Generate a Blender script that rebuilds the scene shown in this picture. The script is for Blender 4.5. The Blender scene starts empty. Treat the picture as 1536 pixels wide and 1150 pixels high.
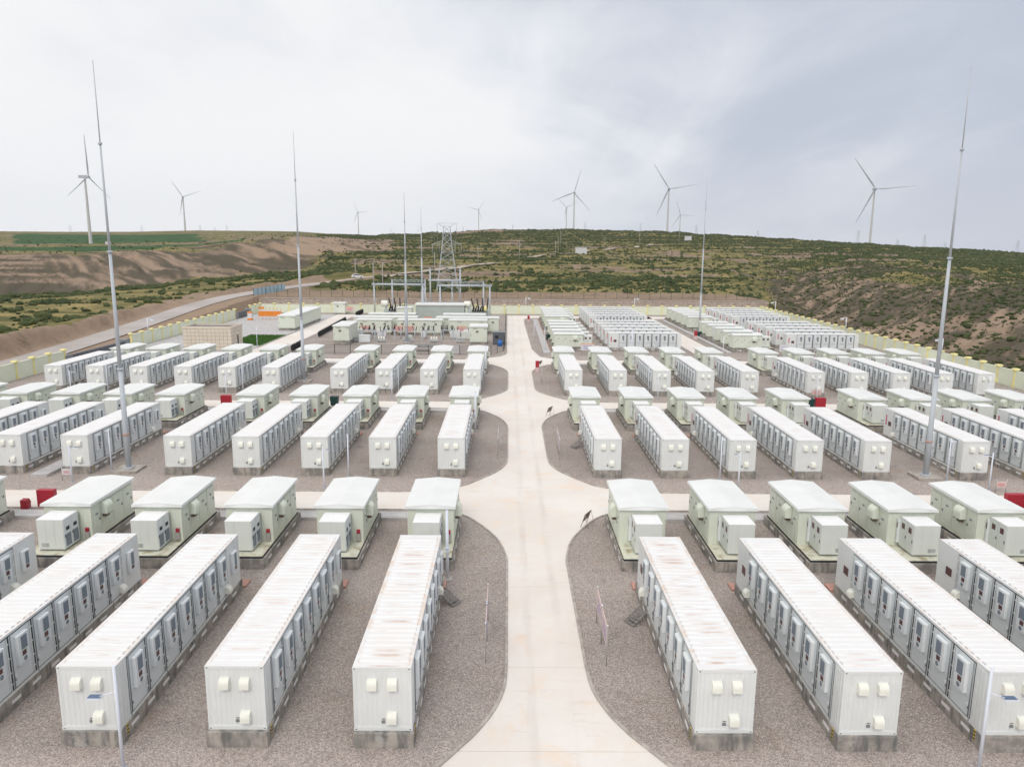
import bpy, math, random
import numpy as np
from mathutils import Vector, Matrix
R = math.radians
scn = bpy.context.scene
col = scn.collection

# ------------------------------------------------------------------ camera
cam_d = bpy.data.cameras.new('camera'); cam = bpy.data.objects.new('camera', cam_d); col.objects.link(cam)
scn.camera = cam
cam_d.sensor_fit = 'HORIZONTAL'; cam_d.sensor_width = 36.0
cam_d.lens = 1124.7 / 1536 * 36
cam_d.clip_start = 0.5; cam_d.clip_end = 20000
PI_, YA, RO, HC_ = R(10.53345), R(.34438), R(.434396), 20.9
_F = Vector((math.sin(YA)*math.cos(PI_), math.cos(YA)*math.cos(PI_), -math.sin(PI_)))
_R = Vector((math.cos(YA), -math.sin(YA), 0)); _U = _R.cross(_F)
_R2 = _R*math.cos(RO) + _U*math.sin(RO); _U2 = -_R*math.sin(RO) + _U*math.cos(RO)
_M = Matrix((( _R2.x, _U2.x, -_F.x, 0), (_R2.y, _U2.y, -_F.y, 0), (_R2.z, _U2.z, -_F.z, HC_), (0, 0, 0, 1)))
cam.matrix_world = _M

# ------------------------------------------------------------------ light
SUN_EL, SUN_AZ = R(44), R(10)          # high soft sun behind the camera, a little to the left
sd = bpy.data.lights.new('sun', 'SUN'); sd.energy = 1.2; sd.angle = R(22); sd.color = (1.0, .95, .88)
so = bpy.data.objects.new('sun', sd); col.objects.link(so)
_sdir = Vector((math.sin(SUN_AZ)*math.cos(SUN_EL), math.cos(SUN_AZ)*math.cos(SUN_EL), -math.sin(SUN_EL)))
so.rotation_euler = _sdir.to_track_quat('-Z', 'Y').to_euler()

world = bpy.data.worlds.new('World'); scn.world = world; world.use_nodes = True
nt = world.node_tree; N = nt.nodes; L = nt.links
for n in list(N): N.remove(n)
def wn(t, **k):
    n = N.new(t)
    for a, b in k.items(): setattr(n, a, b)
    return n
tc = wn('ShaderNodeTexCoord'); sep = wn('ShaderNodeSeparateXYZ'); L.new(tc.outputs['Generated'], sep.inputs[0])
def mth(op, a, b=None, c=None, clamp=False):
    n = wn('ShaderNodeMath', operation=op, use_clamp=clamp)
    for i, v in enumerate((a, b, c)):
        if v is None: continue
        if hasattr(v, 'links') or hasattr(v, 'is_linked'): L.new(v, n.inputs[i])
        else: n.inputs[i].default_value = v
    return n.outputs[0]
X_, Y_, Z_ = sep.outputs
sky = wn('ShaderNodeTexSky', sky_type='NISHITA'); sky.sun_disc = False
sky.sun_elevation = SUN_EL; sky.sun_rotation = R(180)+SUN_AZ
zc = mth('MAXIMUM', Z_, 0.0)
den = mth('ADD', zc, 0.22)
cx = mth('DIVIDE', X_, den); cy = mth('DIVIDE', Y_, den)
comb = wn('ShaderNodeCombineXYZ'); L.new(cx, comb.inputs[0]); L.new(cy, comb.inputs[1])
def noise(scale, detail=5, rough=.55, off=(0, 0, 0), sc=(1, 1, 1), dist=0.0):
    mp = wn('ShaderNodeMapping'); mp.inputs['Location'].default_value = off; mp.inputs['Scale'].default_value = sc
    L.new(comb.outputs[0], mp.inputs['Vector'])
    n = wn('ShaderNodeTexNoise'); n.inputs['Scale'].default_value = scale; n.inputs['Detail'].default_value = detail
    n.inputs['Roughness'].default_value = rough; n.inputs['Distortion'].default_value = dist
    L.new(mp.outputs[0], n.inputs['Vector']); return n.outputs[0]
n1 = noise(.9, 5, .5, (3.1, 1.7, 0), (1, .75, 1), .5); n2 = noise(2.3, 7, .6, (7.3, 2.2, 0), (1.15, .45, 1), .8)
n3 = noise(.45, 3, .5, (1.2, 9.2, 0))
# grey cloud bank thickens towards the right, bright veil on the left
f = mth('MULTIPLY_ADD', X_, 1.05, 0.20)
f = mth('MULTIPLY_ADD', zc, 0.95, f)
f = mth('MULTIPLY_ADD', mth('SUBTRACT', n1, .5), 1.7, f)
f = mth('MULTIPLY_ADD', mth('SUBTRACT', n2, .5), .5, f)
f = mth('MULTIPLY_ADD', mth('SUBTRACT', n3, .5), .5, f)
ms = wn('ShaderNodeMapRange', interpolation_type='SMOOTHSTEP'); L.new(f, ms.inputs[0])
ms.inputs[1].default_value = -.10; ms.inputs[2].default_value = .95
cr = wn('ShaderNodeValToRGB'); L.new(ms.outputs[0], cr.inputs[0])
e = cr.color_ramp.elements; e[0].position = 0; e[0].color = (.98, .98, .985, 1); e[1].position = 1; e[1].color = (.55, .60, .70, 1)
e2 = cr.color_ramp.elements.new(.40); e2.color = (.845, .868, .912, 1)
# slightly bluer, flatter band low over the horizon
hz = wn('ShaderNodeMapRange', interpolation_type='SMOOTHSTEP'); L.new(zc, hz.inputs[0])
hz.inputs[1].default_value = 0.0; hz.inputs[2].default_value = .17; hz.inputs[3].default_value = .62; hz.inputs[4].default_value = 0
hcol = wn('ShaderNodeMix', data_type='RGBA'); hx = wn('ShaderNodeMapRange', interpolation_type='SMOOTHSTEP')
L.new(X_, hx.inputs[0]); hx.inputs[1].default_value = -.45; hx.inputs[2].default_value = .55
L.new(hx.outputs[0], hcol.inputs[0]); hcol.inputs[6].default_value = (.90, .93, .985, 1); hcol.inputs[7].default_value = (.66, .69, .78, 1)
hm = wn('ShaderNodeMix', data_type='RGBA'); L.new(hz.outputs[0], hm.inputs[0]); L.new(cr.outputs[0], hm.inputs[6]); L.new(hcol.outputs[2], hm.inputs[7])
# overcast luminance grows towards the zenith
zg = mth('MULTIPLY_ADD', mth('MAXIMUM', mth('SUBTRACT', Z_, .42), 0.0), 1.1, 1.0)
zn = wn('ShaderNodeMapRange', interpolation_type='SMOOTHSTEP'); L.new(Z_, zn.inputs[0]); zn.inputs[1].default_value = .42; zn.inputs[2].default_value = .75; zn.inputs[4].default_value = .8
zm = wn('ShaderNodeMix', data_type='RGBA'); L.new(zn.outputs[0], zm.inputs[0]); L.new(hm.outputs[2], zm.inputs[6]); zm.inputs[7].default_value = (.78, .765, .75, 1)
vs = wn('ShaderNodeVectorMath', operation='SCALE'); L.new(zm.outputs[2], vs.inputs[0]); L.new(zg, vs.inputs['Scale'])
bg1 = wn('ShaderNodeBackground'); L.new(vs.outputs[0], bg1.inputs[0]); bg1.inputs[1].default_value = 1.01
bg2 = wn('ShaderNodeBackground'); L.new(sky.outputs[0], bg2.inputs[0]); bg2.inputs[1].default_value = .06
mxs = wn('ShaderNodeMixShader'); mxs.inputs[0].default_value = .94
L.new(bg2.outputs[0], mxs.inputs[1]); L.new(bg1.outputs[0], mxs.inputs[2])
wo = wn('ShaderNodeOutputWorld'); L.new(mxs.outputs[0], wo.inputs[0])
vs_ = scn.view_settings
scn.display_settings.display_device = 'sRGB'
vs_.view_transform = 'Standard'; vs_.look = 'None'; vs_.exposure = 0.0; vs_.gamma = 1.0; vs_.use_curve_mapping = False
scn.cycles.max_bounces = 6; scn.cycles.diffuse_bounces = 3; scn.cycles.glossy_bounces = 2
scn.cycles.transmission_bounces = 2; scn.cycles.volume_bounces = 0; scn.cycles.transparent_max_bounces = 8
scn.cycles.use_denoising = True
scn.cycles.use_adaptive_sampling = True; scn.cycles.adaptive_threshold = .02
# ------------------------------------------------------------------ terrain function
TT = [
 (-1.2818,[(60, 1.8), (200, 1.8), (260, 1.0), (330, -14.0), (400, -10.0), (560, 12.0), (900, 20.0), (1700, 54.0), (2295.0, 39.2), (6500, -14.2)]),
 (-0.7227,[(60, 1.6), (190, 1.8), (300, -1.33), (360, -16.0), (430, -12.47), (560, 7.71), (1000, 13.69), (1700, 39.17), (2295.0, 24.4), (6500, -17.2)]),
 (-0.6701,[(60, 1.6), (190, 1.8), (310, -1.68), (360, -14.0), (430, -11.55), (560, 9.37), (1000, 14.94), (1700, 39.84), (2295.0, 25.0), (6500, -17.0)]),
 (-0.5824,[(60, 1.6), (200, 1.8), (320, -1.08), (370, -12.0), (440, -8.55), (580, 9.34), (1000, 15.59), (1700, 39.5), (2295.0, 24.7), (6500, -17.1)]),
 (-0.4947,[(60, 1.6), (210, 2.0), (340, 1.64), (380, -8.0), (460, -2.35), (600, 11.91), (1050, 17.8), (1750, 41.19), (2362.5, 26.2), (6500, -16.8)]),
 (-0.4069,[(60, 1.0), (225, 2.5), (350, 4.04), (400, -4.0), (490, 0.72), (640, 14.48), (1100, 21.2), (1750, 45.32), (2362.5, 30.3), (6500, -15.9)]),
 (-0.319,[(60, 0.0), (240, 4.0), (360, 6.3), (410, 0.0), (520, 4.79), (680, 22.11), (1100, 29.45), (1750, 44.97), (2362.5, 30.0), (6500, -16.0)]),
 (-0.2751,[(60, -0.8), (238, 4.0), (370, 6.98), (420, 2.0), (540, 6.68), (700, 24.17), (1100, 30.75), (1750, 44.05), (2362.5, 29.0), (6500, -16.2)]),
 (-0.2311,[(60, -0.8), (240, 4.39), (380, 8.71), (430, 7.0), (560, 11.18), (720, 23.89), (1000, 28.47), (1600, 38.49), (2160.0, 24.1), (6500, -17.3)]),
 (-0.1783,[(60, -0.8), (240, 4.48), (360, 7.3), (430, 9.14), (560, 12.85), (720, 19.84), (1000, 28.01), (1400, 34.44), (1890.0000000000002, 20.8), (6500, -18.1)]),
 (-0.1078,[(60, -0.8), (240, 4.6), (330, 5.15), (430, 8.24), (560, 12.17), (720, 18.98), (950, 28.15), (1200, 36.21), (1620.0, 23.4), (6500, -17.8)]),
 (-0.0197,[(60, -0.8), (240, 4.54), (320, 4.71), (430, 7.02), (560, 11.08), (720, 18.83), (900, 29.9), (1150, 41.73), (1552.5, 29.1), (6500, -16.7)]),
 (0.0861,[(60, -0.8), (238, 4.44), (320, 4.95), (430, 7.72), (560, 12.0), (720, 19.39), (900, 30.6), (1150, 42.15), (1552.5, 29.5), (6500, -16.6)]),
 (0.2097,[(60, -0.8), (238, 4.23), (310, 4.91), (420, 8.04), (540, 10.94), (700, 18.87), (900, 29.89), (1100, 38.48), (1485.0, 26.1), (6500, -17.3)]),
 (0.2981,[(60, -0.8), (236, 4.1), (300, 3.77), (400, 7.52), (520, 9.84), (700, 17.51), (850, 25.57), (1050, 33.42), (1417.5, 21.2), (6500, -18.3)]),
 (0.3512,[(60, -0.8), (225, 0.0), (260, -1.66), (330, 0.44), (450, 4.84), (620, 10.64), (800, 21.48), (1020, 30.84), (1377.0, 18.8), (6500, -18.8)]),
 (0.3866,[(60, -0.8), (195, -1.5), (240, -4.0), (290, -3.67), (400, 3.23), (600, 10.08), (780, 19.65), (1000, 28.76), (1350.0, 16.8), (6500, -19.2)]),
 (0.4751,[(60, -0.8), (165, -1.0), (195, -9.0), (215, -4.69), (340, 6.7), (560, 13.6), (700, 18.43), (930, 24.42), (1255.5, 12.7), (6500, -20.1)]),
 (0.5637,[(60, -0.8), (138, -1.0), (158, -9.0), (180, -4.81), (290, 5.41), (440, 10.48), (640, 15.18), (880, 19.88), (1188.0, 8.4), (6500, -21.0)]),
 (0.6843,[(60, -0.8), (112, -1.0), (130, -9.0), (150, -5.89), (240, 6.17), (380, 8.93), (580, 11.71), (820, 15.01), (1107.0, 3.7), (6500, -22.0)]),
 (0.7766,[(60, -0.8), (98, -1.0), (115, -9.0), (135, -5.37), (215, 6.33), (340, 8.33), (540, 9.89), (800, 12.23), (1080.0, 1.0), (6500, -22.6)]),
 (1.2751,[(40, -0.8), (60, -1.0), (75, -9.0), (95, -9.0), (150, 9.0), (260, 12.0), (450, 14.0), (760, 14.0), (1026.0, 3.0), (6500, -22.2)]),
]
TA = np.array([c[0] for c in TT]); TY = np.array([[p[0] for p in c[1]] for c in TT], float); TZ = np.array([[p[1] for p in c[1]] for c in TT], float)
def _hash(ix, iy, s):
    h = (ix.astype(np.int64)*374761393 + iy.astype(np.int64)*668265263 + s*974634777) & 0xffffffff
    h = ((h ^ (h >> 13))*1274126177) & 0xffffffff
    return ((h ^ (h >> 16)) & 0xffff)/65535.0
def vnoise(x, y, s=0):
    x = np.asarray(x, float); y = np.asarray(y, float)
    ix = np.floor(x); iy = np.floor(y); fx = x-ix; fy = y-iy
    fx = fx*fx*(3-2*fx); fy = fy*fy*(3-2*fy)
    a = _hash(ix, iy, s); b = _hash(ix+1, iy, s); c = _hash(ix, iy+1, s); d = _hash(ix+1, iy+1, s)
    return (a*(1-fx)+b*fx)*(1-fy) + (c*(1-fx)+d*fx)*fy
def fbm(x, y, s=0, o=4):
    r = 0; a = .5; t = 0
    for i in range(o):
        r = r + a*vnoise(x*2**i+i*17.3, y*2**i-i*9.1, s+i); t += a; a *= .5
    return r/t
def sstep(a, b, x):
    t = np.clip((x-a)/(b-a), 0, 1); return t*t*(3-2*t)
ROADL = np.array([(-84,-60,0),(-84,118,0),(-86.5,140,0),(-88.5,165,.4),(-89.5,190,1.4),(-90,215,2.8),(-88.5,238,3.9),(-82,262,4.7),(-71,285,5.8),(-62,307,6.5),(-55.5,335,6.8),(-51.6,361,6.9)], float)
def road_dist(x, y):
    best = np.full(np.shape(x), 1e9); zz = np.zeros(np.shape(x)); sg = np.zeros(np.shape(x))
    for i in range(len(ROADL)-1):
        a, b = ROADL[i], ROADL[i+1]; d = b-a; l2 = d[0]**2+d[1]**2
        t = np.clip(((x-a[0])*d[0]+(y-a[1])*d[1])/l2, 0, 1)
        px = a[0]+t*d[0]; py = a[1]+t*d[1]; ds = np.hypot(x-px, y-py); m = ds < best
        best = np.where(m, ds, best); zz = np.where(m, a[2]+t*d[2], zz)
        sg = np.where(m, np.sign(-(x-px)*d[1]+(y-py)*d[0]), sg)
    return best, zz, sg
def th(x, y, full=False):
    x = np.asarray(x, float); y = np.asarray(y, float)
    r = np.hypot(x, y); az = np.arctan2(x, y)
    azc = np.clip(az, math.atan(TA[0]), math.atan(TA[-1]))
    t = np.tan(azc); Y = r*np.cos(azc)
    j = np.clip(np.searchsorted(TA, t)-1, 0, len(TA)-2); f = np.clip((t-TA[j])/(TA[j+1]-TA[j]), 0, 1); f = f[..., None]
    YY = TY[j]*(1-f)+TY[j+1]*f; ZZ = TZ[j]*(1-f)+TZ[j+1]*f
    n = YY.shape[-1]
    # monotone-ish hermite through the control heights
    d = (ZZ[..., 1:]-ZZ[..., :-1])/(YY[..., 1:]-YY[..., :-1])
    m = np.zeros_like(ZZ); m[..., 1:-1] = np.where(d[..., 1:]*d[..., :-1] > 0, 2*d[..., 1:]*d[..., :-1]/(d[..., 1:]+d[..., :-1]+1e-12), 0)
    m[..., 0] = 0; m[..., -1] = d[..., -1]
    z = np.where(Y < YY[..., 0], ZZ[..., 0], ZZ[..., -1]); par = np.zeros_like(z)
    for i in range(n-1):
        h = YY[..., i+1]-YY[..., i]; u = (Y-YY[..., i])/h; inn = (u >= 0) & (u < 1)
        v = ((1+2*u)*(1-u)**2)*ZZ[..., i] + u*(1-u)**2*h*m[..., i] + u*u*(3-2*u)*ZZ[..., i+1] + u*u*(u-1)*h*m[..., i+1]
        z = np.where(inn, v, z); par = np.where(inn, i+u, par)
    par = np.where(Y >= YY[..., -1], n-1, par)
    left = 1-sstep(-.34, -.16, t); right = sstep(.30, .40, t)
    # eroded slopes
    sl = left*sstep(3.2, 4.0, par)*(1-sstep(4.85, 5.15, par))
    sr = right*sstep(2.2, 3.0, par)*(1-sstep(4.0, 5.2, par))
    s1 = x*.85+y*.62; s2 = x*.80-y*.70
    wob = fbm(x/70, y/70, 5, 3)*46
    def rid(s, k, sd): return 1-np.abs(2*fbm((s+wob)/k, y/400+x/500, sd, 3)-1)
    g = sl*(9.5*(rid(s1, 40, 11)-.8)+6.0*(rid(s1, 15, 15)-.8)+2.6*(rid(s1, 6, 19)-.8)) + sr*(4.6*(rid(s2, 26, 21)-.8)+2.6*(rid(s2, 10, 25)-.8)+1.3*(rid(s2, 4.5, 27)-.8)+1.2*(fbm(x/6,y/6,29,3)-.5))
    z = z + g
    far = sstep(1.2, 2.2, par)
    z = z + far*(1-sstep(6.3, 6.9, par))*(fbm(x/60, y/60, 31, 4)-.5)*3.0 + (fbm(x/11, y/11, 41, 3)-.5)*.7*sstep(.4, 1.2, par)
    # farm terraces
    tw = far*(1-sl)*(1-.75*sr)*(1-left*sstep(4.6, 5.2, par))
    st = 2.4; q = (z+3*fbm(x/90, y/90, 51, 3))/st; fq = q-np.floor(q)
    z = z + tw*.75*st*((sstep(.55, .95, fq))-fq)
    bumpl = sstep(5.9, 6.6, par)
    z = z + bumpl*(1-left)*sstep(800, 1000, r)*(fbm(az*40, r*0, 61, 3)-.5)*3
    # spur of dry grass just behind the right end of the wire fence
    # road on the left with its cut bank
    ds, rz, sg = road_dist(x, y)
    lf = (sg > 0)
    berm = lf*(.9+1.5*fbm(x/9, y/9, 71, 4))*np.exp(-((ds-9)/3.6)**2)*sstep(0, 60, y)
    zf = z + berm
    k = np.where(lf, sstep(4.6, 8.2, ds), sstep(5.0, 12.0, ds))
    zr = rz-.12
    act = (y < 330)*(x < 10)
    z = np.where(act, zr*(1-k)+zf*k, z)
    # graded platform of the station
    plat = (x > -79.5) & (x < 80) & (y < 241)
    zin = np.where((x > -75.2) & (x < 78) & (y < 240.6), -.6, np.where(x >= 77, -.35-(x-77)*.12, -.05))
    z = np.where(plat, zin, z)
    strip = (x > -78) & (x < 84) & (y >= 241) & (y < 290)
    zs = 3.38+(y-241)*.012
    ks = np.maximum(sstep(252, 286, y), 1-sstep(6, 13, ds))
    z = np.where(strip, np.minimum(z, 9)*ks + zs*(1-ks), z)
    if full: return z, par, left, right, sl, sr, ds, lf, t
    return z
# ------------------------------------------------------------------ helpers
class MB:
    def __init__(s): s.v = []; s.f = []; s.m = []; s.sm = []
    def face(s, idx, m=0, smooth=False): s.f.append(tuple(idx)); s.m.append(m); s.sm.append(smooth)
    def poly(s, pts, m=0):
        b = len(s.v); s.v += [tuple(p) for p in pts]; s.face(range(b, b+len(pts)), m); return s
    def box(s, x0, x1, y0, y1, z0, z1, m=0, top=None, rot=0, skip=()):
        b = len(s.v); t = top if top else (0, 0)
        s.v += [(x0, y0, z0), (x1, y0, z0), (x1, y1, z0), (x0, y1, z0), (x0+t[0], y0+t[1], z1), (x1-t[0], y0+t[1], z1), (x1-t[0], y1-t[1], z1), (x0+t[0], y1-t[1], z1)]
        F_ = dict(b=(0, 3, 2, 1), t=(4, 5, 6, 7), n=(0, 1, 5, 4), e=(1, 2, 6, 5), s=(2, 3, 7, 6), w=(3, 0, 4, 7))
        for k, q in F_.items():
            if k not in skip: s.face([b+i for i in q], m)
        return s
    def bbox(s, x0, x1, y0, y1, z0, z1, c=.02, m=0):
        """box with chamfered vertical and top edges"""
        xs = [(x0+c, y0), (x1-c, y0), (x1, y0+c), (x1, y1-c), (x1-c, y1), (x0+c, y1), (x0, y1-c), (x0, y0+c)]
        cx, cy = (x0+x1)/2, (y0+y1)/2
        b = len(s.v)
        s.v += [(x, y, z0) for x, y in xs] + [(x, y, z1-c) for x, y in xs]
        s.v += [(min(max(x, x0+c), x1-c), min(max(y, y0+c), y1-c), z1) for x, y in xs]
        for i in range(8):
            j = (i+1) % 8
            s.face((b+i, b+j, b+8+j, b+8+i), m); s.face((b+8+i, b+8+j, b+16+j, b+16+i), m)
        s.face([b+16+i for i in range(8)], m); s.face([b+i for i in range(7, -1, -1)], m); return s
    def tube(s, p0, p1, r0, r1=None, n=8, m=0, cap=True, smooth=True):
        r1 = r0 if r1 is None else r1
        p0 = Vector(p0); p1 = Vector(p1); d = (p1-p0).normalized()
        a = d.cross(Vector((0, 0, 1)) if abs(d.z) < .9 else Vector((1, 0, 0))).normalized(); c = d.cross(a)
        b = len(s.v)
        for p, r in ((p0, r0), (p1, r1)):
            for i in range(n):
                t = 2*math.pi*(i+.5)/n; s.v.append(tuple(p+a*(r*math.cos(t))+c*(r*math.sin(t))))
        for i in range(n):
            j = (i+1) % n; s.face((b+i, b+n+i, b+n+j, b+j), m, smooth and n > 4)
        if cap: s.face([b+i for i in range(n)], m); s.face([b+n+i for i in range(n-1, -1, -1)], m)
        return s
    def prism(s, prof, axis, a0, a1, m=0):
        """extrude closed 2-D profile along axis; profile order (u,v): x->(y,z) y->(x,z) z->(x,y)"""
        n = len(prof); b = len(s.v)
        def P(q, a): return {'x': (a, q[0], q[1]), 'y': (q[0], a, q[1]), 'z': (q[0], q[1], a)}[axis]
        s.v += [P(q, a0) for q in prof] + [P(q, a1) for q in prof]
        for i in range(n):
            j = (i+1) % n; s.face((b+i, b+j, b+n+j, b+n+i), m)
        s.face([b+i for i in range(n-1, -1, -1)], m); s.face([b+n+i for i in range(n)], m); return s
    def ball(s, c, r, m=0, n=8, k=6, sq=(1, 1, 1)):
        b = len(s.v)
        for i in range(k+1):
            th_ = math.pi*i/k
            for j in range(n):
                p = 2*math.pi*j/n; s.v.append((c[0]+sq[0]*r*math.sin(th_)*math.cos(p), c[1]+sq[1]*r*math.sin(th_)*math.sin(p), c[2]+sq[2]*r*math.cos(th_)))
        for i in range(k):
            for j in range(n):
                q = (j+1) % n; s.face((b+i*n+j, b+(i+1)*n+j, b+(i+1)*n+q, b+i*n+q), m, True)
        return s
    def mirror(s):
        s.v = [(-x, y, z) for x, y, z in s.v]; s.f = [tuple(reversed(f)) for f in s.f]; return s
    def mesh(s, name, mats):
        me = bpy.data.meshes.new(name); me.from_pydata(s.v, [], s.f)
        if not isinstance(mats, (list, tuple)): mats = [mats]
        for m in mats: me.materials.append(m)
        me.polygons.foreach_set('material_index', s.m); me.polygons.foreach_set('use_smooth', s.sm)
        me.update(); return me
    def build(s, name, mats, parent=None, loc=(0, 0, 0), rz=0):
        return ob(name, s.mesh(name, mats), parent, loc, rz)
def ob(name, data, parent=None, loc=(0, 0, 0), rz=0):
    o = bpy.data.objects.new(name, data); col.objects.link(o); o.location = loc; o.rotation_euler = (0, 0, rz)
    if parent is not None: o.parent = parent
    return o
def tag(o, label=None, cat=None, group=None, kind=None):
    if label: o['label'] = label
    if cat: o['category'] = cat
    if group: o['group'] = group
    if kind: o['kind'] = kind
    return o
def thing(name, label, cat, loc=(0, 0, 0), rz=0, group=None):
    return tag(ob(name, None, None, loc, rz), label, cat, group)
def struct(name, mb, mats): return tag(mb.build(name, mats), kind='structure')
# spec tree: (name, mesh, loc, [children]) -- builds copies that share mesh data
def inst(spec, parent):
    o = ob(spec[0], spec[1], parent, spec[2])
    if len(spec) > 4 and spec[4]: o['label'] = spec[4]
    for c in spec[3]: inst(c, o)
    return o

# ------------------------------------------------------------------ materials
def mat(name, base, rough=.6, metal=0, spec=.35):
    m = bpy.data.materials.new(name); m.use_nodes = True; b = m.node_tree.nodes['Principled BSDF']
    b.inputs['Base Color'].default_value = (*base, 1); b.inputs['Roughness'].default_value = rough
    b.inputs['Metallic'].default_value = metal; b.inputs['Specular IOR Level'].default_value = spec
    return m
class NG:
    def __init__(s, m): s.t = m.node_tree; s.N = s.t.nodes; s.L = s.t.links; s.b = s.N['Principled BSDF']
    def n(s, t, ins=None, **k):
        x = s.N.new(t)
        for a, v in k.items(): setattr(x, a, v)
        for a, v in (ins or {}).items():
            if hasattr(v, 'is_linked'): s.L.new(v, x.inputs[a])
            else: x.inputs[a].default_value = v
        return x
    def co(s, world=True, scale=(1, 1, 1), rnd=False):
        if world:
            v = s.n('ShaderNodeNewGeometry').outputs['Position']
        else: v = s.n('ShaderNodeTexCoord').outputs['Object']
        mp = s.n('ShaderNodeMapping', {'Vector': v, 'Scale': scale})
        return mp.outputs[0]
    def noise(s, v, scale, detail=4, rough=.55, dist=0):
        return s.n('ShaderNodeTexNoise', {'Vector': v, 'Scale': scale, 'Detail': detail, 'Roughness': rough, 'Distortion': dist}).outputs[0]
    def ramp(s, f, a, b, c0=0, c1=1):
        return s.n('ShaderNodeMapRange', {0: f, 1: a, 2: b, 3: c0, 4: c1}, interpolation_type='SMOOTHSTEP').outputs[0]
    def mix(s, f, a, b, mode='MIX'):
        x = s.n('ShaderNodeMix', data_type='RGBA', blend_type=mode)
        for i, v in ((0, f), (6, a), (7, b)):
            if hasattr(v, 'is_linked'): s.L.new(v, x.inputs[i])
            else: x.inputs[i].default_value = v if i == 0 else (*v, 1) if len(v) == 3 else v
        return x.outputs[2]
    def mul(s, a, b): return s.n('ShaderNodeMath', {0: a, 1: b}, operation='MULTIPLY').outputs[0]
    def add(s, a, b): return s.n('ShaderNodeMath', {0: a, 1: b}, operation='ADD').outputs[0]
    def base(s, c): s.L.new(c, s.b.inputs['Base Color'])
    def bump(s, h, strength=.3, dist=.02):
        x = s.n('ShaderNodeBump', {'Height': h, 'Strength': strength, 'Distance': dist}); s.L.new(x.outputs[0], s.b.inputs['Normal'])

def painted(name, base, dirt=(.42, .36, .28), amt=.35, rough=.5, streak=True, spec=.35):
    """weathered sheet-metal paint: faint tone drift, vertical run marks, specks of grime"""
    m = mat(name, base, rough, 0, spec); g = NG(m); w = g.co()
    lo = g.noise(w, .6, 4); c = g.mix(g.ramp(lo, .35, .7), tuple(x*.965 for x in base), tuple(min(1, x*1.02) for x in base))
    st = g.noise(g.co(scale=(9, 9, .55)), 1.0, 5, .6)
    c = g.mix(g.mul(g.ramp(st, .53, .78), amt), c, dirt)
    sp = g.noise(w, 7, 6, .7); c = g.mix(g.mul(g.ramp(sp, .60, .82), amt*.7), c, dirt)
    g.base(c); return m
M = {}
M['white'] = painted('white_paint', (.765, .785, .775), (.55, .50, .42), .16)
M['door'] = painted('door_paint', (.715, .755, .77), (.42, .42, .38), .14)
M['unit'] = painted('unit_paint', (.76, .79, .80), (.40, .42, .40), .10, .4)
M['hood'] = painted('hood_paint', (.86, .86, .78), (.5, .45, .32), .2)
M['green'] = painted('pale_green_paint', (.72, .76, .655), (.38, .38, .26), .28)
M['greenroof'] = painted('pale_roof_paint', (.80, .812, .795), (.6, .57, .47), .12)
M['cabinet'] = painted('cabinet_paint', (.70, .735, .69), (.42, .42, .34), .2)
M['cabroof'] = painted('cabinet_top_paint', (.87, .87, .87), (.5, .46, .4), .2)
M['dark'] = mat('dark_seal', (.035, .04, .045), .7)
M['grille'] = mat('grey_grille', (.22, .255, .295), .6)
M['display'] = mat('brown_red_display', (.12, .055, .055), .3)
M['rod'] = mat('galvanised_rod', (.27, .29, .30), .45, .3)
M['yellow'] = mat('warning_yellow', (.62, .46, .04), .5)
M['wallyellow'] = painted('yellow_render', (.88, .80, .38), (.5, .42, .2), .2, .8)
M['wallgreen'] = painted('pale_green_render', (.80, .84, .68), (.5, .46, .34), .3, .85)
M['red'] = painted('red_paint', (.42, .028, .045), (.2, .05, .05), .25, .4)
M['redlet'] = mat('red_lettering', (.55, .05, .07), .5)
M['steel'] = painted('galvanised_steel', (.52, .56, .60), (.30, .31, .31), .35, .42)
M['lamp'] = mat('lamp_white', (.74, .78, .86), .4)
M['panel'] = mat('solar_panel_blue', (.10, .15, .24), .25)
M['black'] = mat('black_iron', (.02, .022, .024), .5)
M['grey'] = mat('mid_grey', (.22, .24, .25), .6)
M['vent'] = mat('vent_white', (.80, .79, .78), .7)
M['gate'] = painted('gate_grey', (.11, .12, .135), (.2, .19, .17), .3, .5)
M['gatebox'] = painted('gatebox_grey', (.27, .28, .29), (.2, .19, .17), .3, .6)
M['orange'] = painted('orange_paint', (.80, .25, .03), (.5, .25, .1), .2)
M['board'] = mat('white_board', (.72, .70, .72), .5)
M['boardpink'] = mat('pink_board', (.68, .52, .50), .5)
M['print'] = mat('blue_print', (.22, .22, .48), .5)
M['insul'] = mat('brown_insulator', (.055, .025, .02), .3)
M['brownboard'] = painted('brown_board', (.20, .15, .12), (.3, .25, .2), .4)
M['turb'] = mat('turbine_white', (.62, .62, .61), .45)
M['blade'] = mat('blade_grey', (.52, .54, .60), .45)
M['wood'] = painted('weathered_pole', (.42, .40, .37), (.25, .22, .2), .4, .8)
M['glass'] = mat('car_glass', (.02, .025, .03), .08, 0, .6)
M['carpaint'] = mat('car_white', (.78, .78, .78), .25)
M['tyre'] = mat('tyre', (.02, .02, .02), .8)
M['greenmetal'] = mat('green_fence_paint', (.03, .075, .05), .5)
M['bluemetal'] = mat('pale_blue_panel', (.42, .58, .68), .5)
M['bin'] = mat('dark_green_bin', (.015, .05, .045), .5)
M['blue'] = mat('blue_drum', (.03, .16, .55), .5)
M['tank'] = painted('transformer_grey', (.50, .55, .52), (.35, .35, .3), .3)
M['stairs'] = mat('stair_steel', (.25, .24, .23), .6, .3)
M['rustslab'] = painted('red_brown_slab', (.52, .29, .235), (.4, .3, .25), .4, .8)

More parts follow.
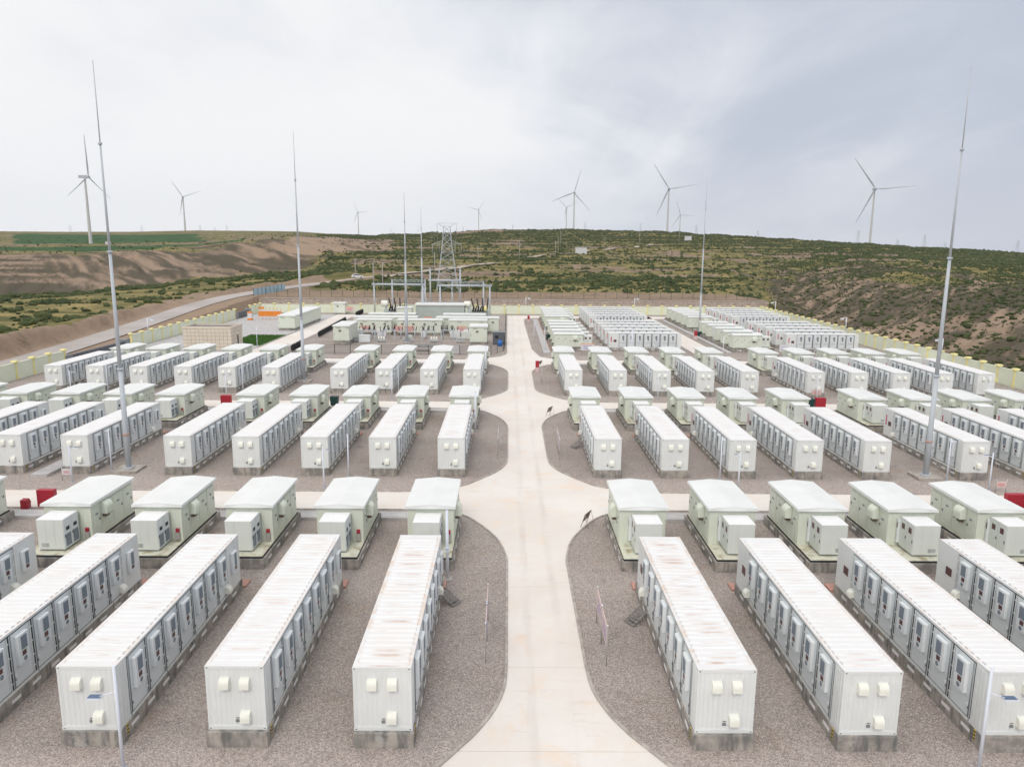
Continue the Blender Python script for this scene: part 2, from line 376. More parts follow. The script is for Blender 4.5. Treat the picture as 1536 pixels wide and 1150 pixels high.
# corrugated roof: white sheet, rust bleeding along the grooves and the long edges
def roofmat(name, rust):
    m = mat(name, (.86, .86, .85), .5); g = NG(m)
    o = g.n('ShaderNodeTexCoord').outputs['Object']; rnd = g.n('ShaderNodeObjectInfo').outputs['Random']
    off = g.n('ShaderNodeCombineXYZ', {0: g.mul(rnd, 13.7), 1: g.mul(rnd, 41.3), 2: 0.0}).outputs[0]
    v = g.n('ShaderNodeVectorMath', {0: o, 1: off}, operation='ADD').outputs[0]
    sx = g.n('ShaderNodeSeparateXYZ', {0: o})
    x, y = sx.outputs[0], sx.outputs[1]
    lines = g.noise(g.n('ShaderNodeMapping', {'Vector': v, 'Scale': (.35, 5.2, 1)}).outputs[0], 1.0, 3, .5)
    big = g.noise(g.n('ShaderNodeMapping', {'Vector': v, 'Scale': (.2, .7, 1)}).outputs[0], 1.0, 2)
    wob = g.noise(g.n('ShaderNodeMapping', {'Vector': v, 'Scale': (2.2, 6, 1)}).outputs[0], 1.0, 4)
    ax = g.n('ShaderNodeMath', {0: x}, operation='ABSOLUTE').outputs[0]
    mid = g.ramp(ax, .35, .95, 1, 0)
    # groove mask follows the 0.42 m pitch of the ribs
    fr = g.n('ShaderNodeMath', {0: g.mul(y, 1/.42)}, operation='FRACT').outputs[0]
    gr = g.mul(g.ramp(fr, .0, .12), g.ramp(fr, .28, .46, 1, 0))
    r1 = g.mul(g.mul(g.ramp(lines, .46, .64), mid), gr)
    r1 = g.mul(r1, g.ramp(wob, .25, .6, .5, 1.0))
    r1 = g.mul(r1, g.ramp(big, .36, .62, .35, 1.0))
    edge = g.mul(g.ramp(ax, .92, 1.12), g.ramp(g.noise(v, 1.6, 5, .6), .38, .66))
    veil = g.mul(g.ramp(g.noise(v, .55, 4), .40, .72), .32)
    c = g.mix(g.mul(veil, rust), (.80, .80, .80), (.76, .64, .53))
    c = g.mix(g.mul(edge, .95*rust), c, (.72, .56, .44))
    c = g.mix(g.mul(r1, .95*rust), c, (.50, .29, .19))
    g.base(c); return m
M['roof'] = roofmat('rusty_white_roof', .75); M['roof1'] = roofmat('lightly_rusted_roof', .42); M['roof2'] = roofmat('clean_white_roof', .30)

# poured concrete plinth: darker damp lower part, run marks
m = M['plinth'] = mat('plinth_concrete', (.36, .33, .30), .9); g = NG(m); w = g.co()
a = g.noise(w, 1.3, 5, .6); b_ = g.noise(g.co(scale=(3, 3, .5)), 1, 5, .6)
c = g.mix(g.ramp(a, .35, .65), (.26, .245, .225), (.44, .40, .355)); c = g.mix(g.mul(g.ramp(b_, .45, .7), .8), c, (.13, .13, .13))
c = g.mix(g.mul(g.ramp(g.noise(w, .7, 6, .65), .58, .66), .5), c, (.5, .49, .47)); g.base(c); g.bump(g.noise(w, 14, 5), .25, .02)
M['conc'] = m2 = mat('pale_concrete', (.5, .47, .44), .85); g = NG(m2); w = g.co()
g.base(g.mix(g.ramp(g.noise(w, 1.1, 6, .6), .3, .7), (.43, .42, .42), (.56, .54, .53)))
M['joint'] = mat('joint_sand', (.50, .43, .36), .95)
M['ledge'] = m2 = mat('skid_ledge', (.62, .62, .5), .7); g = NG(m2); w = g.co()
c = g.mix(g.ramp(g.noise(w, 1.7, 6, .6), .42, .72), (.66, .66, .54), (.36, .30, .19)); g.base(c)
# road slabs: pinkish cream concrete, dusty patches, tyre sweep, hairline cracks
m = M['road'] = mat('road_concrete', (.66, .60, .55), .88, 0, .25); g = NG(m); w = g.co()
rnd = g.n('ShaderNodeObjectInfo').outputs['Random']
c = g.mix(g.ramp(g.noise(w, .10, 5, .6), .35, .65), (.735, .675, .62), (.80, .755, .71))
c = g.mix(g.mul(g.ramp(g.noise(w, .42, 7, .65, .6), .50, .72), .75), c, (.80, .64, .50))
c = g.mix(g.mul(g.ramp(g.noise(g.co(scale=(.35, 1.6, 1)), 1.3, 6, .65), .56, .74), .5), c, (.60, .51, .44))
c = g.mix(g.mul(g.ramp(g.noise(w, 5.5, 6, .7), .56, .8), .3), c, (.50, .44, .38))
c = g.mix(g.mul(g.ramp(g.noise(g.co(scale=(1, .35, 1)), .55, 6, .7, 1.5), .66, .74), .22), c, (.56, .53, .50))
vo = g.n('ShaderNodeTexVoronoi', {'Vector': g.n('ShaderNodeVectorMath', {0: w, 1: g.n('ShaderNodeVectorMath', {0: g.n('ShaderNodeTexNoise', {'Vector': w, 'Scale': .8, 'Detail': 5.0}).outputs['Color'], 1: (1.6, 1.6, 0)}, operation='MULTIPLY').outputs[0]}, operation='ADD').outputs[0], 'Scale': .16}, feature='DISTANCE_TO_EDGE')
c = g.mix(g.mul(g.ramp(vo.outputs[0], .0, .003, 1, 0), .10), c, (.33, .28, .24))
c = g.mix(g.mul(rnd, .16), c, (.84, .79, .73)); sxy = g.n('ShaderNodeSeparateXYZ', {0: g.n('ShaderNodeNewGeometry').outputs['Position']}); ax_ = g.n('ShaderNodeMath', {0: g.n('ShaderNodeMath', {0: g.n('ShaderNodeMath', {0: sxy.outputs[0], 1: -2.03}, operation='ADD').outputs[0]}, operation='ABSOLUTE').outputs[0], 1: -.85}, operation='ADD').outputs[0]
ax_ = g.n('ShaderNodeMath', {0: ax_}, operation='ABSOLUTE').outputs[0]
c = g.mix(g.mul(g.mul(g.ramp(ax_, .08, .38, 1, 0), g.ramp(g.noise(g.co(scale=(1, .12, 1)), .9, 5, .6), .35, .7)), .30), c, (.50, .45, .41)); g.base(c); g.bump(g.noise(w, 30, 4), .15, .01)
# gravel: small mixed stones, tone drifting from grey-brown to pinkish and tan
m = M['gravel'] = mat('gravel', (.26, .22, .2), .95, 0, .15); g = NG(m); w = g.co()
v1 = g.n('ShaderNodeTexVoronoi', {'Vector': w, 'Scale': 13.0}); v2 = g.n('ShaderNodeTexVoronoi', {'Vector': w, 'Scale': 33.0})
s1 = g.n('ShaderNodeSeparateColor', {0: v1.outputs['Color']}).outputs[0]; s2 = g.n('ShaderNodeSeparateColor', {0: v2.outputs['Color']}).outputs[1]
base = g.mix(g.ramp(g.noise(w, .13, 5, .6), .32, .66), (.355, .305, .275), (.44, .385, .35))
base = g.mix(g.mul(g.ramp(g.noise(w, .28, 6, .65, .5), .52, .72), .6), base, (.36, .265, .195))
base = g.mix(g.mul(g.ramp(g.noise(g.co(scale=(1, 1, 1)), .55, 6, .7), .55, .72), .8), base, (.235, .21, .20))
syz = g.n('ShaderNodeSeparateXYZ', {0: g.n('ShaderNodeNewGeometry').outputs['Position']})
fy = g.n('ShaderNodeMath', {0: g.n('ShaderNodeMath', {0: g.add(syz.outputs[1], g.mul(g.add(g.noise(w, .5, 5, .6), -.5), 4.5)), 1: -24.1+37.4*4}, operation='ADD').outputs[0], 1: 1/37.4}, operation='MULTIPLY').outputs[0]
fy = g.n('ShaderNodeMath', {0: fy}, operation='FRACT').outputs[0]
base = g.mix(g.mul(g.ramp(fy, .085, .13, 1, 0), .75), base, (.50, .425, .39))
base = g.mix(g.mul(g.ramp(g.noise(w, 1.7, 6, .75, .8), .60, .70), .45), base, (.16, .145, .135))
c = g.mix(g.ramp(s1, .0, 1.0, .0, .58), base, (.19, .155, .14)); c = g.mix(g.ramp(s2, .72, 1.0, 0, .8), c, (.70, .63, .58))
c = g.mix(g.ramp(s2, .0, .2, .6, 0), c, (.08, .07, .065)); g.base(c)
g.bump(g.add(g.ramp(v1.outputs[0], 0, .09, 1, 0), g.ramp(v2.outputs[0], 0, .04, 1, 0)), .8, .03)
m = M['asphalt'] = mat('old_road', (.27, .25, .24), .9); g = NG(m); w = g.co()
c = g.mix(g.ramp(g.noise(w, .09, 6, .6), .35, .65), (.38, .35, .33), (.47, .43, .41)); c = g.mix(g.ramp(g.noise(w, 1.1, 6, .6), .5, .75), c, (.52, .42, .34)); g.base(c)
m = M['dirt'] = mat('dirt_track', (.45, .36, .28), .95); g = NG(m); w = g.co()
c = g.mix(g.ramp(g.noise(w, .2, 6, .6), .35, .65), (.38, .31, .26), (.52, .44, .36)); g.base(c)
m = M['stone'] = mat('rubble_stone', (.3, .26, .23), .95); g = NG(m); w = g.co()
v1 = g.n('ShaderNodeTexVoronoi', {'Vector': w, 'Scale': 2.4}); s1 = g.n('ShaderNodeSeparateColor', {0: v1.outputs['Color']}).outputs[0]
c = g.mix(s1, (.40, .32, .27), (.62, .52, .45)); g.base(c); g.bump(v1.outputs[0], .6, .1)
m = M['tile'] = mat('cream_tile', (.70, .60, .48), .6); g = NG(m)
c = g.mix(g.ramp(g.noise(g.co(), .9, 4), .35, .7), (.67, .58, .47), (.72, .64, .54)); g.base(c)
m = M['grass'] = mat('lawn_green', (.05, .12, .025), .9); g = NG(m); w = g.co()
g.base(g.mix(g.ramp(g.noise(w, 2.2, 6, .7), .35, .65), (.045, .115, .02), (.09, .20, .035)))

# natural ground: weights painted per vertex say which soil or crop lies where
m = M['terrain'] = mat('hill_ground', (.2, .15, .1), .97, 0, .1); g = NG(m); w = g.co()
at_ = g.n('ShaderNodeAttribute', attribute_name='zone'); sc = g.n('ShaderNodeSeparateColor', {0: at_.outputs['Color']})
soilw, cropw, greenw = sc.outputs[0], sc.outputs[1], sc.outputs[2]
nA = g.noise(w, .02, 6, .6); nB = g.noise(w, .09, 7, .65); nC = g.noise(w, .45, 6, .7); nD = g.noise(w, 1.6, 5, .7)
tn = g.n('ShaderNodeSeparateColor', {0: g.n('ShaderNodeAttribute', attribute_name='tone').outputs['Color']}); tone, band = tn.outputs[0], tn.outputs[1]
grass = g.mix(g.ramp(nB, .34, .64), (.36, .275, .12), (.235, .205, .08))
grass = g.mix(g.mul(g.ramp(nC, .44, .68), .6), grass, (.135, .13, .05))
grass = g.mix(g.mul(g.ramp(nD, .52, .8), .45), grass, (.40, .31, .17))
grass = g.mix(g.mul(band, .85), grass, g.mix(g.ramp(nC, .35, .65), (.055, .068, .026), (.12, .125, .05)))
scrub = g.mix(g.ramp(nC, .35, .7), (.062, .076, .030), (.15, .14, .058))
gr = g.mix(g.mul(g.ramp(nB, .34, .62), greenw), grass, scrub)
tt_ = g.add(g.add(tone, g.mul(g.add(nC, -.5), .75)), g.mul(g.add(nD, -.5), .7))
soil = g.mix(g.ramp(tt_, .15, .85), (.10, .085, .060), (.35, .255, .185))
soil = g.mix(g.mul(g.ramp(nD, .50, .75), .45), soil, (.17, .13, .10))
sf = g.ramp(g.add(soilw, g.mul(g.add(nC, -.5), .7)), .35, .65)
c = g.mix(sf, gr, soil)
crop = g.mix(g.ramp(g.noise(g.co(scale=(1, .25, 1)), .12, 5), .4, .6), (.035, .082, .028), (.055, .115, .038))
c = g.mix(g.ramp(cropw, .35, .6), c, crop)
g.base(c); g.bump(g.add(nC, g.mul(nD, .4)), .5, .5)
m = M['bush'] = mat('bush_leaves', (.06, .08, .03), .9, 0, .15); g = NG(m); w = g.co()
c = g.mix(g.ramp(g.noise(w, .12, 4), .35, .65), (.056, .078, .032), (.100, .116, .046)); c = g.mix(g.ramp(g.noise(w, 1.7, 5, .7), .40, .72), c, (.034, .046, .019))
c = g.mix(g.mul(g.ramp(g.noise(w, .9, 5, .7), .56, .75), .7), c, (.13, .13, .05)); g.base(c)
# ------------------------------------------------------------------ terrain mesh
def bands(X, Y, Z, left, par):
    q = (Z+1.6*fbm(X/130, Y/130, 51, 3))/(2.3+np.clip((np.hypot(X, Y)-500)/500, 0, 1)*1.6); fr = q-np.floor(q); bz = np.exp(-((fr-.5)/.15)**2)
    bf = sstep(.50, .60, fbm(X/38, Y/5.5+X/60, 52, 4)); fl = np.maximum(left*(1-sstep(3, 3.6, par)), .25)
    return bz*(1-fl)+bf*fl
def zones(X, Y, Z, par, left, right, sl, sr, ds, lf, t):
    wob = fbm(X/50, Y/50, 5, 3)*12
    s1 = X*.78+Y*.63; t1 = -X*.63+Y*.78; s2 = X*.80-Y*.70; t2 = X*.70+Y*.80
    strat = fbm(X/60, Z/1.1+Y/90, 57, 4)
    gl = .22*fbm(X/75, Y/75, 50, 3)+.34*fbm((s1+wob)/11, t1/120, 53, 4)+.44*fbm((s1+wob)/3.6, t1/40, 54, 4)
    gl = np.where(t < -.55, gl*(1-sstep(.55, .66, -t))+strat*sstep(.55, .66, -t), gl)
    grr = .25*fbm(X/40, Y/40, 49, 3)+.30*fbm((s2+wob)/6, t2/50, 55, 4)+.45*fbm((s2+wob)/2.2, t2/12, 56, 4)
    soil = np.maximum(sl*1.0, sr*(1.05-.85*sstep(.50, .62, fbm(X/30, Y/30, 84, 4))*sstep(3.0, 4.5, par)))
    tone = np.where(sl > .02, .12+.60*sstep(.42, .66, gl), np.where(sr > .02, .72*sstep(.36, .66, grr), .55+.5*(fbm(X/8, Y/8, 58, 3)-.5)))
    soil = np.maximum(soil, .75*left*sstep(4.7, 5.0, par)*sstep(.50, .60, fbm(X/130+Y/900, Y/30, 81, 3)))
    bank = (ds < 13)*lf*(1-sstep(7.5, 10.5, ds+5*(fbm(X/7, Y/7, 59, 3)-.5)))*(Y < 300)
    soil = np.maximum(soil, bank); tone = np.where(bank > .3, .66+.5*(fbm(X/3, Y/3, 60, 3)-.35), tone)
    near = ((ds < 17)*(Y < 262)*(1-lf))*1.0; soil = np.maximum(soil, np.maximum(near, (ds < 5)*.9*(Y < 365))); tone = np.where(near > 0, .75, tone)
    st_ = ((X > -110) & (X < 90) & (Y > 235))*(1-sstep(258, 292, Y+14*fbm(X/12, Y/12, 3, 3)))*(1-right)
    soil = np.maximum(soil, st_); tone = np.where(st_ > .1, .66+.4*(fbm(X/5, Y/5, 48, 3)-.5), tone)
    soil = np.maximum(soil, ((X > -82) & (X < 82) & (Y < 243))*.9)
    patch = fbm(X/45, Y/22, 91, 4); soil = np.maximum(soil, sstep(.57, .66, patch)*.8*sstep(1.5, 2.4, par)*(1-sstep(5.3, 6.2, par)))
    soil = np.maximum(soil, right*sstep(.50, .58, fbm(X/80, Y/50, 92, 4))*.8*(1-sstep(5.2, 6.2, par)))
    hol = sstep(-.30, -.27, t)*(1-sstep(-.17, -.13, t))*sstep(3.9, 4.6, par)*(1-sstep(5.3, 5.9, par))
    soil = np.maximum(soil, hol); tone = np.where(hol > .2, sstep(.4, .6, gl)*.6+.3, tone)
    soil = np.maximum(soil, .8*(1-left)*sstep(5.6, 6, par)*sstep(-.12, -.08, t)*(1-sstep(-.02, .02, t))*sstep(6.2, 6.5, par))
    return np.clip(soil, 0, 1), np.clip(tone, 0, 1), bands(X, Y, Z, left, par)
def build_terrain():
    az = np.concatenate([np.linspace(-180, -48, 45)[:-1], np.linspace(-48, 48, 820), np.linspace(48, 180, 45)[1:-1]])
    az = np.radians(az); rr = np.concatenate([[3], np.geomspace(40, 95, 20)[:-1], np.geomspace(95, 1900, 560)[:-1], np.geomspace(1900, 3600, 16)])
    A, Rr = np.meshgrid(az, rr); X = Rr*np.sin(A); Y = Rr*np.cos(A)
    Z, par, left, right, sl, sr, ds, lf, t = th(X, Y, True)
    na, nr = len(az), len(rr)
    v = np.stack([X, Y, Z], -1).reshape(-1, 3)
    i = np.arange(nr-1)[:, None]*na; j = np.arange(na)[None]; j2 = (j+1) % na
    q = np.stack([i+j, i+j2, i+na+j2, i+na+j], -1).reshape(-1, 4)
    me = bpy.data.meshes.new('hills'); me.vertices.add(len(v)); me.vertices.foreach_set('co', v.ravel().astype('f'))
    me.loops.add(q.size); me.loops.foreach_set('vertex_index', q.ravel().astype('i'))
    me.polygons.add(len(q)); me.polygons.foreach_set('loop_start', np.arange(0, q.size, 4, dtype='i')); me.polygons.foreach_set('loop_total', np.full(len(q), 4, 'i'))
    me.polygons.foreach_set('use_smooth', np.ones(len(q), bool)); me.update(); me.validate()
    soil, tone, band = zones(X, Y, Z, par, left, right, sl, sr, ds, lf, t)
    az_ = np.arctan2(X, Y)
    crop = np.zeros_like(X)
    def field(u0, u1, y0, y1, edge=.02):
        tt = X/np.maximum(Y, 1); w_ = (fbm(X/60, Y/60, 13, 2)-.5)
        return sstep(u0-edge, u0+edge, tt+w_*.03)*(1-sstep(u1-edge, u1+edge, tt+w_*.03))*sstep(y0-25, y0+15, Y+w_*60)*(1-sstep(y1-15, y1+25, Y+w_*60))*left
    crop = np.maximum(crop, field(-.72, -.45, 690, 860)); crop = np.maximum(crop, field(-.64, -.40, 1060, 1420)); crop = np.maximum(crop, field(-.46, -.345, 760, 890))
    crop = np.maximum(crop, field(-1.2, -.70, 1150, 1300))
    green = np.clip(sstep(1.3, 2.4, par)*(.35+.9*sstep(4.4, 6.2, par))*(1-.6*left) + .25 + .3*left*(1-sstep(3, 3.6, par)), 0, 1)
    c = np.stack([soil, crop, green, np.ones_like(X)], -1).reshape(-1, 4).astype('f')
    a = me.color_attributes.new('zone', 'FLOAT_COLOR', 'POINT'); a.data.foreach_set('color', c.ravel())
    c2 = np.stack([tone, band, np.zeros_like(X), np.ones_like(X)], -1).reshape(-1, 4).astype('f')
    a = me.color_attributes.new('tone', 'FLOAT_COLOR', 'POINT'); a.data.foreach_set('color', c2.ravel())
    me.materials.append(M['terrain']); o = ob('hills', me); tag(o, kind='structure')
build_terrain()

# ------------------------------------------------------------------ scrub bushes (nobody could count them)
def build_bushes():
    rng = np.random.default_rng(7)
    pts = []
    # candidate points: density per image area roughly even -> sample distance log-uniformly
    n = 1260000
    t = rng.uniform(-1.12, 1.12, n); Y = np.exp(rng.uniform(np.log(112), np.log(1250), n)); X = t*Y
    Z, par, left, right, sl, sr, ds, lf, tt = th(X, Y, True)
    soil, tone, band = zones(X, Y, Z, par, left, right, sl, sr, ds, lf, tt)
    clump = sstep(.42, .60, fbm(X/22, Y/22, 33, 4)); big = fbm(X/150, Y/150, 36, 3); tuft = sstep(.45, .55, fbm(X/6, Y/6, 39, 3))
    up = sstep(4.4, 6.4, par)*(1-left)
    dens = (.035+1.25*band*(.25+.75*clump)*tuft)*(.40+1.1*sstep(.35, .65, big)) + up*(.12+.35*clump)
    dens = np.where(left > .5, np.where(par > 3.2, .010, dens*.24), dens)
    dens = np.where((left > .3) & (par > 1.75) & (par < 3.3), .42*(.2+.8*tuft), dens)
    dens *= 1-.93*np.maximum(sl, 0); dens = np.where(sr > .3, .10+.30*tuft*clump*sstep(3.2, 4.4, par)+.35*band*sstep(3.4, 4.6, par), dens)
    dens *= np.where(sr > .3, 1, 1-.85*sstep(.4, .7, soil))
    dens *= np.where((X > -79) & (X < 84) & (Y < 262+10*fbm(X/20, Y/20, 2, 2)), 0, 1)
    dens *= np.where((lf & (ds < 13)) | (ds < 6), 0, 1)*np.where((X > -110) & (X < -70) & (Y < 262) & (ds < 14), 0, 1)
    # nearer plants cover more picture, so thin the sampling with distance squared already handled by the log law
    keep = rng.uniform(0, 1, n) < dens*np.clip(.10+(Y/620.)**1.15, .10, 1.0)
    keep &= (par > 1.0) | (left > .5) 
    keep &= ~((X > 77) & (X < 80)) 
    X, Y, Z, par, srk, lfk = X[keep], Y[keep], Z[keep], par[keep], sr[keep], left[keep]
    s = rng.gamma(5, .125, len(X))*np.where(srk > .3, .66, 1.0)*(1+.35*np.clip((Y-300)/800, 0, 1)); s = np.clip(s, .25, 1.9)
    def ico(sub):
        import bmesh
        bm = bmesh.new(); bmesh.ops.create_icosphere(bm, subdivisions=sub, radius=1)
        v = np.array([p.co[:] for p in bm.verts]); f = np.array([[a.index for a in fc.verts] for fc in bm.faces]); bm.free(); return v, f
    def emit(mask, sub, name, jit):
        v0, f0 = ico(sub); k = mask.sum(); nv = len(v0)
        x, y, z, ss = X[mask], Y[mask], Z[mask], s[mask]
        J = 1+rng.uniform(-jit, jit, (k, nv))
        sx = ss*rng.uniform(.75, 1.35, k); sy = ss*rng.uniform(.75, 1.3, k); sz = ss*rng.uniform(.55, .85, k)
        V = v0[None]*J[..., None]*np.stack([sx, sy, sz], -1)[:, None]
        V += np.stack([x, y, z+sz*.35], -1)[:, None]
        Fq = f0[None]+(np.arange(k)*nv)[:, None, None]
        me = bpy.data.meshes.new(name); me.vertices.add(k*nv); me.vertices.foreach_set('co', V.ravel().astype('f'))
        me.loops.add(Fq.size); me.loops.foreach_set('vertex_index', Fq.ravel().astype('i'))
        me.polygons.add(Fq.size//3); me.polygons.foreach_set('loop_start', np.arange(0, Fq.size, 3, dtype='i')); me.polygons.foreach_set('loop_total', np.full(Fq.size//3, 3, 'i'))
        me.update(); me.materials.append(M['bush']); o = ob(name, me); return o, k
    near = Y < 330
    o1, k1 = emit(near, 1, 'scrub_bushes', .48); tag(o1, 'dark green scrub bushes dotted over the ground nearest the station', 'bushes', kind='stuff')
    o2, k2 = emit(~near, 1, 'hill_scrub', .40); tag(o2, 'dense green scrub covering the terraces of the distant hills', 'scrub', kind='stuff')
    print('bushes', k1, k2)
build_bushes()

# ------------------------------------------------------------------ station ground
b = MB(); b.box(-75.2, 77.9, -60, 240.6, -.35, -.03); struct('station_ground', b, M['gravel'])
b = MB(); b.box(-7.9, 11.9, -60, 222, -.029, -.013, skip=('b',))
for yc in (21.8, 59.2, 96.6, 134.0): b.box(-75, -7.9, yc-2.35, yc+2.35, -.029, -.013, skip=('b',)); b.box(11.9, 76.8, yc-2.35, yc+2.35, -.029, -.013, skip=('b',))
struct('road_bed', b, M['joint'])
# concrete road slabs with recessed joints: children of the road
road = tag(ob('road', None), kind='structure')
_slabs = {}
def slab(x0, x1, y0, y1):
    g_ = .005; k = (round(x1-x0, 2), round(y1-y0, 2))
    if k not in _slabs:
        w_, d_ = (x1-x0)/2-.004, (y1-y0)/2-.013; _slabs[k] = MB().box(-w_, w_, -d_, d_, -.012, 0, top=(.004, .004), skip=('b',)).mesh('slab', M['road'])
    ob('slab', _slabs[k], road, ((x0+x1)/2, (y0+y1)/2, 0))
RC = [24.1-4.6/2, 24.1+37.4-2.3, 24.1+74.8-2.3, 24.1+112.2-2.3]   # centre line of each cross road
RC = [21.8, 59.2, 96.6, 134.0]
def yj(a, b_, n): return [a+(b_-a)*i/n for i in range(n+1)]
ys = [0, 9, 19.5, 28.1, 34.45, 43.5, 47.9, 56.9, 61.5, 65.3, 74.2, 83.6, 94.3, 98.9, 105, 113, 122, 131.7, 136.4]+[136.4+8.62*i for i in range(1, 11)]
ys = [y for y in ys if y not in (47.9, 83.6, 105, 113)]+[43.5+37.4*k+o for k in (1, 2) for o in (0,)]+[28.1+74.8, 34.45+74.8]; ys = sorted(set(ys)); ys = [y for i, y in enumerate(ys) if i == 0 or y-ys[i-1] > 1.5]
for a, c in zip(ys[:-1], ys[1:]): slab(-7.75, 11.8, a, c)
for yc in RC:
    a, c = yc-2.3, yc+2.3
    for sgn in (-1, 1):
        e0 = -.15 if sgn < 0 else 4.2
        x = e0+sgn*7.6; lim = -75.1 if sgn < 0 else 76.6
        while (x-lim)*sgn < -.5:
            x2 = x+sgn*6.15
            if (x2-lim)*sgn > 0: x2 = lim
            slab(*sorted((x, x2)), a, c); x = x2
# perimeter road and the second lengthwise road
for i in range(10):
    slab(36.6, 41.6, 136.4+8.62*i, 136.4+8.62*(i+1))
for i in range(20): slab(-73+6.15*i, -73+6.15*(i+1), 217.8+4.8, 222.9)if False else None
for i in range(11): slab(11.8+6.15*i, 11.8+6.15*(i+1), 215, 221.6)
# gravel islands with kerbs
def curve(pts, n=6):
    out = []
    for i in range(len(pts)-1):
        p0 = pts[max(i-1, 0)]; p1 = pts[i]; p2 = pts[i+1]; p3 = pts[min(i+2, len(pts)-1)]
        for k in range(n):
            t = k/n
            out.append(tuple(.5*((2*p1[d])+(-p0[d]+p2[d])*t+(2*p0[d]-5*p1[d]+4*p2[d]-p3[d])*t*t+(-p0[d]+3*p1[d]-3*p2[d]+p3[d])*t**3) for d in (0, 1)))
    out.append(pts[-1]); return out
def island(pts, name='gravel_bed', kerb=True):
    b = MB(); b.prism(pts, 'z', -.04, .035); o = tag(b.build(name, M['gravel']), kind='structure')
    if kerb:
        k = MB(); n = len(pts); V = [Vector((p[0], p[1])) for p in pts]
        ar = sum(V[i].x*V[(i+1) % n].y-V[(i+1) % n].x*V[i].y for i in range(n)); sg = 1 if ar > 0 else -1
        nr = []
        for i in range(n):
            d = (V[(i+1) % n]-V[i-1]).normalized(); nr.append(Vector((d.y, -d.x))*sg)
        o_ = [V[i]+nr[i]*.13 for i in range(n)]; i_ = [V[i]-nr[i]*.002 for i in range(n)]
        bs = 0
        for i in range(n):
            k.v += [(i_[i].x, i_[i].y, -.02), (i_[i].x, i_[i].y, .10), (i_[i].x+nr[i].x*.10, i_[i].y+nr[i].y*.10, .10), (o_[i].x, o_[i].y, .085), (o_[i].x, o_[i].y, -.02)]
        for i in range(n):
            j = (i+1) % n
            for q in range(4): k.face((i*5+q, j*5+q, j*5+q+1, i*5+q+1))
        tag(k.build('kerb', M['kerb']), kind='structure')
m = M['kerb'] = mat('kerb_concrete', (.42, .38, .34), .9); g = NG(m); g.base(g.mix(g.ramp(g.noise(g.co(), 1.5, 6, .6), .35, .65), (.34, .30, .27), (.50, .46, .42)))
def left_isl(y0, far=-74.0, H_=32.8):
    bot = curve([(-9, y0), (-6.5, y0+.5), (-4, y0+1.6), (-2.9, y0+2.9), (-2.0, y0+4.2), (-1.3, y0+5.3), (-.6, y0+6.8), (-.14, y0+8.6), (-.03, y0+10.8)])
    top = curve([(-.03, y0+H_-10), (-.12, y0+H_-8.8), (-.71, y0+H_-6), (-2.07, y0+H_-3.1), (-3.55, y0+H_-1.1), (-6, y0+H_)])
    return [(far, y0)]+bot+top+[(far, y0+H_)]
for y0 in (-13.3, 24.1, 61.5, 98.9):
    p = left_isl(y0); island(p)
    q = [(4.07-x, y) for x, y in left_isl(y0, far=-72.4)][::-1]; island(q)
# blocks behind the third cross road
island(curve([(6.2, 140.3), (8.5, 137.6), (12, 136.6)], 5)+[(33, 136.6)]+curve([(33, 136.6), (35.4, 137.4), (36.2, 140)], 5)[1:]+[(36.2, 212)]+curve([(36.2, 212), (35, 214.4), (32, 214.8)], 5)[1:]+[(8, 214.8)]+curve([(8, 214.8), (5.6, 213.6), (4.6, 210)], 5)[1:]+[(4.5, 200), (5.0, 150)])
island(curve([(42, 140), (43, 137.6), (46, 136.6)], 5)+[(74.5, 136.6), (74.5, 214.8), (45, 214.8)]+curve([(45, 214.8), (42.6, 213.4), (42, 210)], 5)[1:])
island(curve([(-44, 137.4), (-44, 137.4)], 1)[:1]+[(-9, 137.2)]+curve([(-9, 137.2), (-4.5, 138.2), (-1.6, 140.4), (-.35, 144), (-.3, 150)], 4)[1:]+[(-.3, 222), (-44, 222)])
# paved yard in front of the guard building
b = MB(); b.box(-74.5, -44.6, 137.2, 222.5, -.02, .004); struct('yard', b, M['yard'] if 'yard' in M else M['conc'])
b = MB(); b.box(-50.2, -44.8, 138, 222, .008, .03); struct('pavement', b, M['road'])
b = MB(); b.box(-50.5, -50.25, 150, 200, .008, .15); tag(b.build('kerb', M['kerb']), kind='structure')
# cable trench covers running behind each row of transformer houses
for yc in (56.9, 94.3, 131.7):
    for sgn in (-1, 1):
        b = MB(); x0, x1 = (-74, -3.9) if sgn < 0 else (8.0, 73)
        b.box(x0, x1, yc-2.35, yc-.95, .036, .26); tag(b.build('cable_trench', M['conc']), 'pale concrete cable trench cover beside the %s cross road, %s of the main road' % ({56.9: 'nearest', 94.3: 'middle', 131.7: 'farthest'}[yc], 'left' if sgn < 0 else 'right'), 'cable trench')
# retaining wall with its rubble face
b = MB(); rnd_ = random.Random(4)
b.box(-80, 83, 240.3, 241.0, -.4, 3.25)
for i in range(163):
    for k in range(4):
        x = -80+i+(.5 if k % 2 else 0); b.box(x+.04, x+.96, 240.18-rnd_.random()*.10, 240.3, k*.8+.04, k*.8+.76, skip=('s',))
o = b.build('retaining_wall', M['stone']); tag(o, 'long rubble stone retaining wall behind the boundary wall', 'retaining wall')
b = MB(); b.box(-80, 83, 240.05, 241.05, 3.25, 3.42); b.build('coping', M['kerb'], o)
